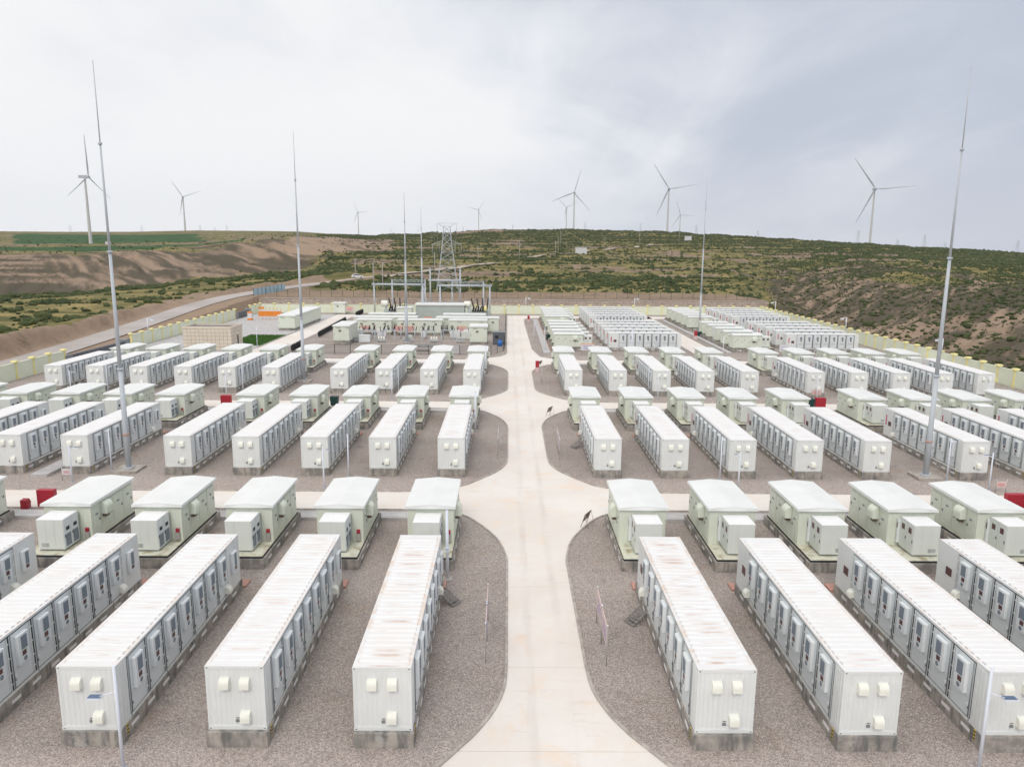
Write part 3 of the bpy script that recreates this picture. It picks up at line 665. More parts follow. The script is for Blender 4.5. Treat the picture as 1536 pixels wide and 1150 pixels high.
# outer road: ribbon draped along its centre line
def ribbon(name, pts, w, mt, lift=.02, thick=.25, fix=True):
    P = []
    for i in range(len(pts)-1):
        a = np.array(pts[i], float); c = np.array(pts[i+1], float); n = max(2, int(np.hypot(*(c-a)[:2])/3))
        for k in range(n): P.append(a+(c-a)*k/n)
    P.append(np.array(pts[-1], float)); P = np.array(P)
    for _ in range(6): P[1:-1] = (P[:-2]+2*P[1:-1]+P[2:])/4
    T = np.gradient(P[:, :2], axis=0); T /= np.hypot(T[:, 0], T[:, 1])[:, None]; Nn = np.stack([T[:, 1], -T[:, 0]], -1)
    b = MB()
    for i in range(len(P)):
        for s_ in (-1, -.5, 0, .5, 1):
            x, y = P[i, :2]+Nn[i]*w/2*s_
            z = P[i, 2]+lift-.03*abs(s_) if not fix else float(th(x, y))+lift
            b.v.append((x, y, z))
    for i in range(len(P)-1):
        for s_ in range(4): b.face((i*5+s_, i*5+s_+1, (i+1)*5+s_+1, (i+1)*5+s_))
    return struct(name, b, mt)
ribbon('outer_road', [tuple(p) for p in ROADL[:9]], 7.0, M['asphalt'], .06, fix=False)
trk = [(-71, 285), (-62.1, 307.5), (-55.5, 335), (-51.6, 360.8), (-41.9, 406.2), (-20, 450.7), (-7.4, 483.8)]
trk = [(a, c, 0) for a, c in trk]
ribbon('dirt_track', trk[:4], 5.0, M['dirt'], .18); ribbon('dirt_track', trk[3:6], 6.0, M['dirt'], .55); ribbon('dirt_track', trk[5:], 8.0, M['dirt'], .7)
ribbon('dirt_track', [(12, 560, 0), (30, 590, 0), (52, 617, 0)], 5, M['dirt'], .7)
ribbon('dirt_track', [(62, 628, 0), (90, 668, 0), (118, 700, 0), (140, 745, 0)], 5, M['dirt'], .7)
# ------------------------------------------------------------------ containers
_Mi = _M.inverted(); FPX = 1124.7*1024/1536
def px(p):
    q = _Mi @ Vector(p)
    if q.z > -1: return None
    return 512-q.x/q.z*FPX, 383+q.y/q.z*FPX
def seen(x0, x1, y0, y1, z0, z1):
    P = [px((x, y, z)) for x in (x0, x1) for y in (y0, y1) for z in (z0, z1)]; P = [p for p in P if p]
    if not P: return False
    return max(p[0] for p in P) > -70 and min(p[0] for p in P) < 1094 and max(p[1] for p in P) > 0 and min(p[1] for p in P) < 765
HH = 2.90; LEN = 14.35; B0 = .85; BW = 1.65
def hood(w, h, d, n=5):
    """half round vent cowl standing off a wall that faces -y; origin at wall"""
    b = MB(); prof = [(0, 0)] + [(-d*math.sin(a), h-d*.9+d*.9*math.cos(a)) for a in [math.pi/2*(1-i/n) for i in range(n+1)]]
    prof = [(0.0, 0.0), (-d, 0.0)] + [(-d*math.cos(i/n*math.pi/2), h-d+d*math.sin(i/n*math.pi/2)) for i in range(n+1)]
    b.prism(prof, 'x', -w/2, w/2); 
    for k in (-.25, .25): b.prism([(p[0]*1.03, p[1]*1.01+.001) for p in prof], 'x', k*w-.012, k*w+.012)
    b.box(-w/2+.03, w/2-.03, -d+.03, -.02, -.006, .0, 1); return b
def mk_container(D, lod):
    def fin(b): return b if D > 0 else b.mirror()
    X = 1.219
    b = MB()
    # end wall facing the viewer: shallow vertical corrugation between posts
    def corr(xa, xb, yw, dep, z0, z1, along='x', n=13, out=-1):
        base = len(b.v); st = (xb-xa)/n; P = []
        for i in range(n):
            a = xa+i*st
            P += [(a, 0), (a+st*.32, 0), (a+st*.42, dep), (a+st*.9, dep)]
        P.append((xb, 0))
        for z in (z0, z1):
            for a, dd in P: b.v.append((a, yw+dd, z) if along == 'x' else (yw-dd, a, z))
        m_ = len(P)
        for i in range(m_-1): b.face((base+i, base+i+1, base+m_+i+1, base+m_+i) if along == 'x' else (base+i, base+i+1, base+m_+i+1, base+m_+i))
    if lod < 2: corr(-X+.08, X-.08, .02, .014, .16, HH-.12, n=11)
    else: b.box(-X+.05, X-.05, .03, .05, .1, HH-.1)
    b.box(-X, -X+.09, 0, .1, 0, HH); b.box(X-.09, X, 0, .1, 0, HH)
    b.box(-X+.09, X-.09, .0, .08, 0, .17); b.box(-X+.09, X-.09, 0, .08, HH-.12, HH-.001)
    b.box(-X, X, LEN-.1, LEN, 0, HH-.001)
    b.box(-X, -X+.05, .1, LEN-.1, 0, HH-.002)      # back wall
    if lod == 0: corr(.1, LEN-.1, -X, .035, .16, HH-.12, along='y', n=60)
    b.box(X-.06, X, .1, B0, 0, HH-.002)            # plain panel before the doors
    if lod < 2:
        for k in range(3): b.box(X-.002, X+.02, .18+.21*k, .29+.21*k, .2, HH-.16)
    b.box(X-.06, X, B0+7*BW, LEN-.1, 0, HH-.002)
    b.box(X-.06, X+.004, B0, B0+7*BW, 0, .14); b.box(X-.06, X+.004, B0, B0+7*BW, HH-.1, HH-.001)
    b.box(X-.10, X-.012, B0-.012, B0+7*BW+.012, .13, HH-.095, 1)  # dark seal behind the doors
    for sx in (-1, 1):                               # corner castings
        for z in (0, HH-.13):
            b.box(sx*(X-.085)-.09, sx*(X-.085)+.09, -.008, .17, z+.001, z+.135); b.box(sx*(X-.085)-.04, sx*(X-.085)+.04, -.0095, -.004, z+.04, z+.09, 2)
        if lod < 2: b.box(sx*(X-.085)-.045, sx*(X-.085)+.045, .03, .12, HH+.001, HH+.006, 2)
    if lod == 0:
        for k in range(14): b.box(X+.004, X+.012, .9+k*.85, .96+k*.85, .02, .12, 2 if k % 4 == 0 else 0)
    body = fin(b).mesh('body', [M['white'], M['dark'], M['grey']])
    # roof
    r = MB(); prof = []; y = .42
    zt = HH+.012
    r.box(-X-.005, X+.005, -.005, .30, HH-.02, zt); r.box(-X-.005, X+.005, LEN-.30, LEN+.005, HH-.02, zt)
    r.box(-X-.005, -X+.16, .30, LEN-.30, HH-.02, zt); r.box(X-.16, X+.005, .30, LEN-.30, HH-.02, zt)
    base = len(r.v); P = [(.30, HH-.015)]
    k = 1
    while .42*k+.42 < LEN-.30:
        a = .42*k; P += [(a, HH-.015), (a+.05, HH-.015) , (a+.10, HH+.034), (a+.32, HH+.034), (a+.37, HH-.015)]; k += 1
    P.append((LEN-.30, HH-.015))
    for x in (-X+.16, X-.16):
        for a, z in P: r.v.append((x, a, z))
    m_ = len(P)
    for i in range(m_-1): r.face((base+i, base+m_+i, base+m_+i+1, base+i+1))
    roof = fin(r)
    roofs = [roof.mesh('roof', [M['roof']]), roof.mesh('roof', [M['roof1']]), roof.mesh('roof', [M['roof2']])]
    # door and its pieces
    d = MB(); xf = X-.06
    d.box(xf, X+.004, .070, 1.490, .19, HH-.165)
    if lod < 2:
        d.box(X+.004, X+.03, .30, 1.38, 1.06, 1.09); d.box(X+.004, X+.02, 1.40, 1.44, .25, HH-.25)
    dm = fin(d).mesh('cabinet_door', [M['door']])
    fm = lambda name, bb, mts: fin(bb).mesh(name, mts)
    cu = MB().bbox(X-.012, X+.17, .40, 1.16, 1.14, 2.56, .02) if lod < 2 else MB().box(X-.012, X+.17, .40, 1.16, 1.14, 2.56)
    kids = [('cooling_unit', fm('cooling_unit', cu, M['unit']), (0, 0, 0), [])]
    gr = MB().box(X+.17, X+.178, .60, 1.02, 1.80, 2.44)
    if lod == 0:
        for q in range(8): gr.box(X+.178, X+.188, .60, 1.02, 1.83+q*.08, 1.85+q*.08)
    kids.append(('grille', fm('grille', gr, M['grille']), (0, 0, 0), []))
    kids.append(('display_panel', fm('display_panel', MB().box(X+.17, X+.176, .62, .90, 1.50, 1.74), M['display']), (0, 0, 0), []))
    if lod < 2:
        fg = MB(); fg.tube((X+.16, .80, 1.33), (X+.182, .80, 1.33), .115, n=12, smooth=False); fg.tube((X+.182, .80, 1.33), (X+.19, .80, 1.33), .04, n=8)
        kids.append(('fan_grille', fm('fan_grille', fg, M['grille']), (0, 0, 0), []))
    lb = MB()
    for yy in (.085,): lb.tube((X+.02, yy+.05, .2), (X+.02, yy+.05, HH-.16), .028, n=6)
    kids.append(('locking_bar', fm('locking_bar', lb, M['rod']), (0, 0, 0), []))
    hs = MB().box(xf, X+.004, 1.525, 1.60, .19, HH-.165)
    if lod == 0:
        for z in (.45, 1.0, 1.7, 2.4): hs.box(X-.004, X+.012, 1.48, 1.66, z, z+.06)
    kids.append(('hinge_strip', fm('hinge_strip', hs, M['white']), (0, 0, 0), []))
    if lod < 2:
        hd = MB().box(X-.012, X+.05, .17, .33, .66, .76); hd.box(X-.012, X+.07, .13, .19, .56, .66, 1)
        kids.append(('door_handle', fm('door_handle', hd, [M['white'], M['grey']]), (0, 0, 0), []))
        ws = MB().prism([(.42, .66), (.56, .66), (.49, .82)], 'x', X-.012, X-.006); ws.box(X-.006, X-.004, .482, .498, .70, .76, 1)
        kids.append(('warning_sign', fm('warning_sign', ws, [M['yellow'], M['dark']]), (0, 0, 0), []))
    # extra wall pieces
    hp = hood(.40, .46, .26).mesh('vent_hood', [M['hood'], M['dark']])
    cb = MB().box(-.09, .06, -.05, .0, 0, .13); cb.box(-.07, .07, -.03, 0, .17, .21, 1); cb = cb.mesh('socket_box', [M['grey'], M['brownboard']])
    sh = MB(); t_ = hood(.46, .40, .30); sh.v = [(X-p[1], p[0], p[2]) for p in t_.v]; sh.f = t_.f; sh.m = t_.m; sh.sm = t_.sm
    sh = fm('side_vent_hood', sh, [M['hood'], M['dark']])
    pl = MB()
    if D < 0: pl.box(X, X+.03, .30, .85, 1.15, 1.62, 1)
    else:
        pl.bbox(X, X+.20, .35, .98, 1.05, 2.30, .03, 0); pl.box(X+.20, X+.206, .52, .84, 1.45, 2.2, 2); pl.box(X+.20, X+.207, .52, .80, 1.22, 1.42, 1)
    pl = fm('display_panel' if D < 0 else 'cooling_unit', pl, [M['unit'], M['display'], M['grille']])
    lt = MB()
    for q in range(4): lt.box(X, X+.006, 1.38, 1.60, 1.15+q*.27, 1.38+q*.27)
    lt = fm('red_lettering', lt, M['redlet'])
    cs = fin(MB().box(X, X+.008, .5, .66, 2.35, 2.42)).mesh('name_plate', M['grey'])
    def make(loc, rz, label, group, rusty, letters):
        t = thing('battery_container', label, 'battery container', loc, rz, group)
        ob('body', body, t); ob('roof', roofs[rusty], t)
        for k in range(7):
            dd = ob('cabinet_door', dm, t, (0, B0+BW*k, 0))
            for q in kids: ob(q[0], q[1], dd)
        if lod < 2:
            for (hx, hz) in ((-.42, 1.95), (.42, 1.95), (.38, .42)): ob('vent_hood', hp, t, (hx, .05, hz))
            ob('socket_box', cb, t, (.02, .05, .34))
        if lod < 2: ob('vent_hood', sh, t, (0, B0+7*BW-.35 , .30))
        ob(pl.name.split('.')[0], pl, t, (0, B0+7*BW+.15, 0))
        if letters: ob('red_lettering', lt, t, (0, B0+7*BW, 0))
        return t
    return make
# plinths
def mk_plinth(L_, W_, nv, name='concrete_plinth', long_=True):
    b = MB().bbox(-W_/2, W_/2, -.12, L_, 0, .70, .02); pm = b.mesh(name, M['plinth'])
    v = MB().box(-.02, .02, 0, .62, 0, .15).mesh('vent_block', M['vent'])
    s = MB().box(-.014, .014, 0, .10, 0, .5)
    for k in range(3): s.box(-.017, .017, 0, .10, .05+k*.16, .12+k*.16, 1)
    s = s.mesh('hazard_strip', [M['yellow'], M['black']])
    def make(loc, rz, label, D, group, hz=False):
        o = ob('concrete_plinth', pm, None, loc, rz); tag(o, label, 'plinth', group)
        for k in range(nv):
            ob('vent_block', v, o, (D*W_/2, .75+k*(L_-1)/nv, .32))
        if hz: ob('hazard_strip', s, o, (D*W_/2, .38, .2))
        return o
    return make
plc = mk_plinth(LEN+.12, 2.56, 9); pls = mk_plinth(8.62, 3.44, 4)
CM = {(D, l): mk_container(D, l) for D in (1, -1) for l in (0, 1, 2)}

# ------------------------------------------------------------------ transformer houses and inverter cabinets
def mk_house(D, lod):
    fin = lambda b: b if D > 0 else b.mirror()
    W = 1.545; y0, y1 = 2.6, 8.25; zb, zt = .87, 3.36
    s = MB(); s.box(-W-.055, W+.055, .055, 8.415, .70, .835, 1); s.box(-W-.05, W+.05, .06, 8.41, .835, zb, 0); s = fin(s).mesh('skid_base', [M['ledge'], M['dark']])
    w = MB(); w.box(-W, W, y0, y1, zb, zt)
    if lod < 2:
        for i in range(15):
            x = -W+.1+i*.205; w.box(x, x+.05, y0-.014, y0, zb+.05, zt-.08)
        w.box(-W-.01, -W+.07, y0-.02, y0+.06, zb, zt); w.box(W-.07, W+.01, y0-.02, y0+.06, zb, zt)
    w = fin(w).mesh('wall', M['green'])
    r = MB(); ez, rz_ = 3.46, 3.62; ya, yb = 2.4, 8.45; X = 1.70
    prof = [(-X, ez-.12), (X, ez-.12), (X, ez), (.0, rz_), (-X, ez)]
    r.prism(prof, 'y', ya, yb); r.box(-X-.02, X+.02, ya-.02, yb+.02, ez-.155, ez-.12)
    r = fin(r).mesh('roof', M['greenroof'])
    parts = [('skid_base', s, (0, 0, 0), []), ('wall', w, (0, 0, 0), []), ('roof', r, (0, 0, 0), [])]
    # doors in the long side
    for (a, c) in ((2.75, 3.75), (3.85, 5.3), (5.4, 6.75), (6.85, 8.1)):
        dd = MB().box(W, W+.03, a, c, zb+.12, zt-.35 if a > 3 else zt-.62)
        dm = fin(dd).mesh('door', M['green']); kd = []
        kd.append(('handle', fin(MB().box(W+.03, W+.06, c-.25, c-.12, 1.95, 2.12)).mesh('handle', M['grey']), (0, 0, 0), []))
        if a > 5 or a < 3: kd.append(('name_plate', fin(MB().box(W+.03, W+.04, (a+c)/2-.16, (a+c)/2+.16, 2.42, 2.54)).mesh('name_plate', M['grille']), (0, 0, 0), []))
        lv = MB()
        for q in range(6): lv.box(W+.03, W+.045, a+.2, c-.2, zb+.22+q*.09, zb+.27+q*.09)
        if lod < 2: kd.append(('louvre', fin(lv).mesh('louvre', M['green']), (0, 0, 0), []))
        parts.append(('door', dm, (0, 0, 0), kd))
    h = MB(); t_ = hood(.85, .85, .48, 7); h.v = [(W-p[1], p[0], p[2]) for p in t_.v]; h.f, h.m, h.sm = t_.f, t_.m, t_.sm
    parts.append(('vent_hood', fin(h).mesh('vent_hood', [M['green'], M['dark']]), (0, 4.2, 2.30), []))
    parts.append(('vent_box', fin(MB().box(W, W+.30, 4.0, 4.4, 2.02, 2.26)).mesh('vent_box', M['brownboard']), (0, 0, 0), []))
    if lod < 2: parts.append(('conduit', fin(MB().tube((W+.03, 4.9, 3.05), (W+.03, 8.0, 3.05), .02, n=5)).mesh('conduit', M['green']), (0, 0, 0), []))
    if D > 0:
        parts.append(('control_box', MB().box(W-.42, W-.2, y0-.14, y0-.015, 1.52, 1.75, 0).box(W-.45, W-.17, y0-.18, y0-.015, 1.0, 1.48, 1).mesh('control_box', [M['red'], M['wood']]), (0, 0, 0), []))
    def make(loc, rz, label, group):
        t = thing('transformer_house', label, 'transformer house', loc, rz, group)
        for p in parts: inst(p, t)
        return t
    # cabinet
    c = MB(); cx0, cx1, ca, cb_ = -.95, .76, .70, 2.42
    c.box(cx0, cx1, ca, cb_, .98, 2.99)
    for q in (cx0+.1, cx1-.3): c.box(q, q+.2, ca+.05, cb_-.05, zb, .98, 1)
    c.box(cx0+.04, cx1-.04, ca+.03, cb_-.03, .91, .98, 1)
    for q in range(3): c.box(cx0+.08+q*.56, cx0+.55+q*.56, ca-.012, ca, 1.06, 2.90)
    for q in range(4): c.box(cx0+.2, cx0+.7, ca-.02, ca-.012, 1.15+q*.07, 1.18+q*.07, 1)
    c = fin(c).mesh('body', [M['cabinet'], M['grey']])
    ct = fin(MB().box(cx0-.02, cx1+.02, ca-.02, cb_+.02, 2.99, 3.03, top=(.03, .03))).mesh('top', M['cabroof'])
    cp = [('body', c, (0, 0, 0), []), ('top', ct, (0, 0, 0), [])]
    for a in (ca+.03, (ca+cb_)/2+.015):
        e = a+(cb_-ca)/2-.045
        dk = []
        if D > 0:
            dk += [('display_panel', fin(MB().box(cx1+.03, cx1+.036, a+.22, e-.22, 2.18, 2.42)).mesh('display_panel', M['dark']), (0, 0, 0), []),
                   ('vent_grille', fin(MB().box(cx1+.03, cx1+.036, a+.10, e-.10, 1.12, 1.95)).mesh('vent_grille', M['grille']), (0, 0, 0), []),
                   ('window', fin(MB().box(cx1+.03, cx1+.035, a+.10, e-.10, 2.5, 2.9)).mesh('window', M['unit']), (0, 0, 0), [])]
        else:
            dk += [('display_panel', fin(MB().box(cx1+.03, cx1+.036, a+.25, e-.20, 2.30, 2.68)).mesh('display_panel', M['display']), (0, 0, 0), [])]
        dk.append(('handle', fin(MB().box(cx1+.03, cx1+.055, a+.04, a+.09, 1.75, 1.95)).mesh('handle', M['dark']), (0, 0, 0), []))
        cp.append(('door', fin(MB().box(cx1, cx1+.03, a, e, 1.04, 2.95)).mesh('door', M['cabinet'] if D < 0 else M['door']), (0, 0, 0), dk))
    if D < 0:
        cp.append(('side_box', fin(MB().box(cx1-.02, cx1+.20, cb_-.02, cb_+.14, 1.15, 2.85).box(cx1+.2, cx1+.206, cb_+.0, cb_+.1, 2.2, 2.6, 1)).mesh('side_box', [M['unit'], M['display']]), (0, 0, 0), []))
    def makec(loc, rz, label, group):
        t = thing('inverter_cabinet', label, 'inverter cabinet', loc, rz, group)
        for p in cp: inst(p, t)
        return t
    return make, makec
HM = {(D, l): mk_house(D, l) for D in (1, -1) for l in (0, 2)}
ORD = ['nearest the main road', 'second from the main road', 'third from the main road', 'fourth from the main road', 'fifth from the main road', 'sixth from the main road', 'seventh from the main road', 'eighth from the main road', 'ninth from the main road', 'tenth from the main road', 'eleventh from the main road', 'twelfth from the main road']
OR2 = [o.replace('the main road', 'it') for o in ORD]; OR3 = [o.replace('the main road', 'road') for o in ORD]
ROWN = ['front row', 'second row', 'third row']
Lx = [[-6.33-6.13*k for k in range(5)]+[-40.4-6.1*k for k in range(7)],
      [-6.3-6.2*k for k in range(5)]+[-40.4-6.1*k for k in range(6)],
      [-6.2, -12.25, -18.55, -24.9]+[-34.5, -40.75, -46.95, -53.2, -59.35, -65.3]]
Rx = [[7.95+6.06*k for k in range(5)]+[41.3+6.1*k for k in range(5)],
      [7.95+6.1*k for k in range(5)]+[41.3+6.1*k for k in range(5)],
      [8.07, 14.26, 20.4, 26.5, 32.65, 41.9, 47.9, 53.8, 59.7, 65.5]]
Y0 = [28.33, 65.72, 103.1]
for row in range(3):
    lod = 0 if row == 0 else 1; zz = .035
    for side, xs in (('left', Lx[row]), ('right', Rx[row])):
        D = 1 if side == 'left' else -1
        for k, xl in enumerate(xs):
            xc = xl+1.219; yy = Y0[row]-.005*xc
            if row == 2: yy = 103.1-.017*xc+(.3 if side == 'left' else .5)
            nm = '%s left of the main road' if side == 'left' else '%s right of the main road'
            if seen(xc-1.3, xc+1.3, yy, yy+LEN, 0, 3.7):
                rusty = (0 if k == 0 else 1) if row == 0 else (1 if (row == 1 and k < 2) else 2)
                plc((xc, yy-.03, zz), 0, 'concrete plinth under the %s container %s of the road, %s' % (ROWN[row], side, OR2[k]), D, 'plinths under the battery containers', row < 2)
                jr = random.Random(row*100+k*7+(D > 0)); CM[(D, lod)]((xc+jr.uniform(-.03, .03), yy+jr.uniform(-.05, .05), zz+.70), R(jr.uniform(-.18, .18)), 'white battery container in the %s %s of the main road, %s' % (ROWN[row], side, OR2[k]), 'white battery containers', rusty, row > 0 and D < 0)
                if not (side == 'left' and row == 2 and k > 5):
                    b = MB().box(-1.25, 1.25, 0, .95, 0, .12); o = b.build('cover_slab', M['rustslab'] if row < 2 else M['conc'], None, (xc+.12*D, yy+LEN+.30, zz))
                    tag(o, 'red brown slab behind the %s container %s of road, %s' % (ROWN[row], side, OR2[k]) if row < 2 else 'grey slab behind the third row container %s of road, %s' % (side, OR2[k]), 'slab', 'cable cover slabs behind the containers')
            y2 = 45.67+37.4*row-.004*xc; x2 = xc-D*.05
            if seen(x2-1.7, x2+1.7, y2, y2+8.5, 0, 3.7):
                pls((x2, y2+.12, zz), 0, 'plinth of the pale green house behind the %s, %s, %s' % (ROWN[row], side, OR3[k]), D, 'plinths under the transformer houses')
                a, c = HM[(D, 0 if row < 2 else 2)]
                a((x2, y2, zz), 0, 'pale green house behind the %s, %s of the road, %s' % (ROWN[row], side, OR2[k]), 'pale green transformer houses')
                c((x2, y2, zz), 0, 'grey green cabinet before the house behind the %s, %s, %s' % (ROWN[row], side, OR3[k]), 'inverter cabinets beside the transformer houses')
# crosswise blocks
NTH = ['front', 'second', 'third', 'fourth', 'fifth', 'sixth', 'seventh', 'eighth', 'ninth', 'rearmost']
YB = [148.05+6.08*k for k in range(5)]+[185.2+5.95*k for k in range(5)]
for bi, (XC, XS, bn) in enumerate(((34.45, 17.55, 'crosswise block beside the main road'), (69.85, 53.1, 'crosswise block by the right boundary wall'))):
    for k, yb in enumerate(YB):
        plc((XC, yb+1.22, .035), R(90), 'concrete plinth under the %s container of the %s' % (NTH[k], bn), -1, 'plinths of the crosswise blocks')
        CM[(-1, 2)]((XC, yb+1.22, .735), R(90), '%s white battery container of the %s' % (NTH[k], bn), 'white battery containers lying crosswise', 2, True)
        pls((XS-.12, yb+1.3, .035), R(90), 'plinth under the %s pale house of the %s' % (NTH[k], bn), -1, 'plinths of the crosswise blocks')
        a, c = HM[(-1, 2)]
        a((XS, yb+1.3, .035), R(90), '%s pale green transformer house of the %s' % (NTH[k], bn), 'transformer houses standing crosswise')
        c((XS, yb+1.3, .035), R(90), '%s inverter cabinet of the %s, right of its house' % (NTH[k], bn), 'inverter cabinets of the crosswise blocks')
        for q in (0, 1):
            if bi == 0 or q == 0:
                b = MB().box(-.55, .55, -.3, .3, 0, .16); tag(b.build('cover_slab', M['rustslab'], None, (XS-8.55-.5, yb+.3+q*1.5, .035)), 'small red brown slab beside the %s house of the %s, %s' % (NTH[k], bn, 'rear' if q else 'near'), 'slab', 'small slabs beside the crosswise houses')
for x0, x1, y0, y1, nm in ((6.9, 8.3, 143.6, 209, 'beside the main road'), (43.0, 44.0, 145.5, 209, 'beside the second lengthwise road')):
    tag(MB().bbox(x0, x1, y0, y1, .036, .34, .03).build('cable_trench', M['conc']), 'long pale grey cable trench cover %s, left of the crosswise block' % nm, 'cable trench')
# walkway slabs between the fifth and sixth columns
for x0, x1, y0, y1, nm in ((-42.7, -41.2, 64.7, 80.5, 'second row'), (-37.2, -35.9, 103.4, 118, 'third row')):
    tag(MB().bbox(x0, x1, y0, y1, .036, .33, .02).build('cable_trench', M['conc']), 'grey raised cable trench cover running between %s containers, left of the lightning mast' % nm, 'cable trench')
# ------------------------------------------------------------------ masts, lamps, small things of the rows
def mast(x, y, h, label, base=True, thin=1.0):
    t = thing('lightning_mast', label, 'lightning mast', (x, y, .03), 0, 'lightning masts')
    zs = [.25, 9.5, 19.9, 29.0, h]; rs = [(.27, .20), (.185, .135), (.115, .075), (.05, .032)]
    if base: MB().prism([(-1.1, -1.1), (1.1, -1.1), (1.1, 1.1), (-1.1, 1.1)], 'z', 0, .22).build('footing', M['kerb'], t)
    k_ = h/35.7
    for i in range(4):
        a, c = zs[i]*k_ if i else .22, zs[i+1]*k_ if i < 3 else h
        MB().tube((0, 0, a), (0, 0, c), rs[i][0]*thin, rs[i][1]*thin, n=12).build('pole_section', M['steel'], t)
    for i in (1, 2, 3):
        MB().tube((0, 0, zs[i]*k_-.09), (0, 0, zs[i]*k_+.09), rs[i-1][1]*thin+.09, n=10).build('flange', M['steel'], t)
    MB().tube((0, 0, 3.35), (0, 0, 3.5), rs[0][0]*thin+.03, n=12).build('band', M['rustslab'], t)
    MB().tube((0, 0, .22), (0, 0, .36), .42*thin, n=12).build('base_plate', M['steel'], t)
mast(-35.0, 67.0, 35.75, 'tall tapering lightning mast among the second row containers, leftmost of all')
mast(38.55, 66.2, 35.75, 'tall tapering lightning mast among the second row containers on the right')
mast(-31.0, 112.5, 36.6, 'lightning mast between third row containers, left of the substation', thin=1.05)
mast(-21.5, 158.5, 31.0, 'lightning mast standing before the front substation buildings', thin=1.35)
mast(-23.8, 208.5, 30.6, 'lightning mast beside the substation gantries, behind the other one', thin=1.35)
mast(46.4, 181.0, 36.0, 'lightning mast between the houses of the right crosswise block')

def lamp(x, y, h, arm, label, rot=0, drop=.45):
    t = thing('lamp_post', label, 'lamp post', (x, y, .03), rot, 'slender white posts')
    MB().tube((0, 0, 0), (0, 0, h), .075, .055, n=8).build('pole', M['lamp'], t)
    MB().box(-.12, .12, -.12, .12, 0, .06).build('base_plate', M['steel'], t)
    if arm:
        ha = h-drop; hz_ = ha-.22 if drop > .5 else ha+.25
        MB().tube((0, 0, ha), (arm*.85, 0, hz_), .026, n=6).build('arm', M['lamp'], t)
        o = MB().box(min(arm*.75, arm*1.45), max(arm*.75, arm*1.45), -.15, .15, hz_-.06, hz_).build('lamp_head', M['lamp'], t)
        MB().box(min(arm*.78, arm*1.42), max(arm*.78, arm*1.42), -.13, .13, hz_, hz_+.012).build('solar_panel', M['panel'], o)
    else:
        MB().tube((0, 0, .5), (0, 0, .58), .065, n=8).build('collar', M['lamp'], t)
lamp(-15.38, 26.95, 4.5, -.78, 'white lamp post with blue solar head before the third front container on the left', 0, 1.1)
lamp(19.2, 26.95, 4.6, .78, 'white lamp post with a blue solar head at the lower right, by the front row', 0, 1.1)
for x, y, h, a, nm in ((-38.2, 63.4, 3.4, .5, 'with an arm before the leftmost second row containers'), (-36.55, 66.9, 3.9, 0, 'without arm beside the left lightning mast'),
        (-15.75, 62.0, 3.7, .35, 'with an arm before the third container of the second row, left'), (-14.35, 65.4, 4.0, 0, 'without arm between second row containers on the left'),
        (19.3, 65.2, 4.0, 0, 'without arm between second row containers on the right'), (20.1, 62.3, 3.4, -.35, 'with an arm before the third container of the second row, right'),
        (39.95, 65.2, 4.0, .3, 'beside the right lightning mast'), (42.15, 62.6, 3.4, -.5, 'with an arm before the sixth container of the second row, right'),
        (-59.5, 100.6, 3.6, .5, 'with an arm before the far left of the third row'), (-56.3, 104.0, 4.0, 0, 'without arm before the far left of the third row'),
        (-38.3, 100.4, 3.6, .4, 'with an arm before the third row, left of the mast'), (-37.4, 104.3, 4.4, 0, 'without arm between third row containers, left of the mast'),
        (-15.8, 100.5, 3.7, .4, 'with an arm before the third row, left of the road'), (-15.4, 104, 4.3, 0, 'without arm between third row containers, left of the road'),
        (20.0, 104.5, 4.3, 0, 'without arm between third row containers, right of the road'), (20.6, 100.6, 3.6, .3, 'with an arm before the third row, right of the road'),
        (42.0, 104.4, 4.2, 0, 'without arm beside the sixth third row container on the right'), (42.4, 100.5, 3.6, -.4, 'with an arm before the sixth third row container on the right'),
        (66.2, 100.8, 3.6, -.5, 'with an arm before the far right end of the third row'),
        (-50.6, 150.5, 4.2, 0, 'standing on the lawn behind the tiled building'), (7.3, 147.5, 4.8, 0, 'beside the cable trench of the crosswise block'), (5.9, 168, 3.8, 0, 'at the kerb of the crosswise block'),
        (41.2, 142, 3.8, 0, 'at the corner of the second lengthwise road'), (44.2, 160, 5.5, 0, 'before the houses of the right crosswise block'), (29.5, 146.5, 5, 0, 'before the front container of the crosswise block'),
        (60.5, 146.4, 5.2, 0, 'before the right crosswise block')):
    lamp(x, y, h, a, 'white lamp post '+nm)
def campost(x, y, h, label, r=.11, z=.03, top=True):
    t = thing('camera_post', label, 'camera post', (x, y, z), 0, 'white camera posts')
    MB().tube((0, 0, 0), (0, 0, h), r, r*.8, n=10).build('pole', M['lamp'], t)
    MB().box(-.3, .3, -.3, .3, 0, .08).build('footing', M['kerb'], t)
    MB().tube((0, 0, 2.05), (0, 0, 2.13), r+.035, n=10).build('collar', M['lamp'], t); MB().tube((0, 0, 1.85), (0, 0, 1.9), r+.03, n=10).build('collar', M['lamp'], t)
    if top: MB().tube((0, 0, h), (0, 0, h+.15), r*.8, .02, n=10).build('cap', M['lamp'], t)
campost(-3.72, 44.4, 4.6, 'thick white post with collar beside the near house left of the road')
campost(-3.62, 82.6, 4.5, 'thick white post with collar beside the second house row, left of the road')
campost(-3.6, 121.0, 4.5, 'thick white post with collar beside the third house row, left of the road')
campost(23.6, 141.5, 5.2, 'white post before the crosswise block, between house and containers', .14)
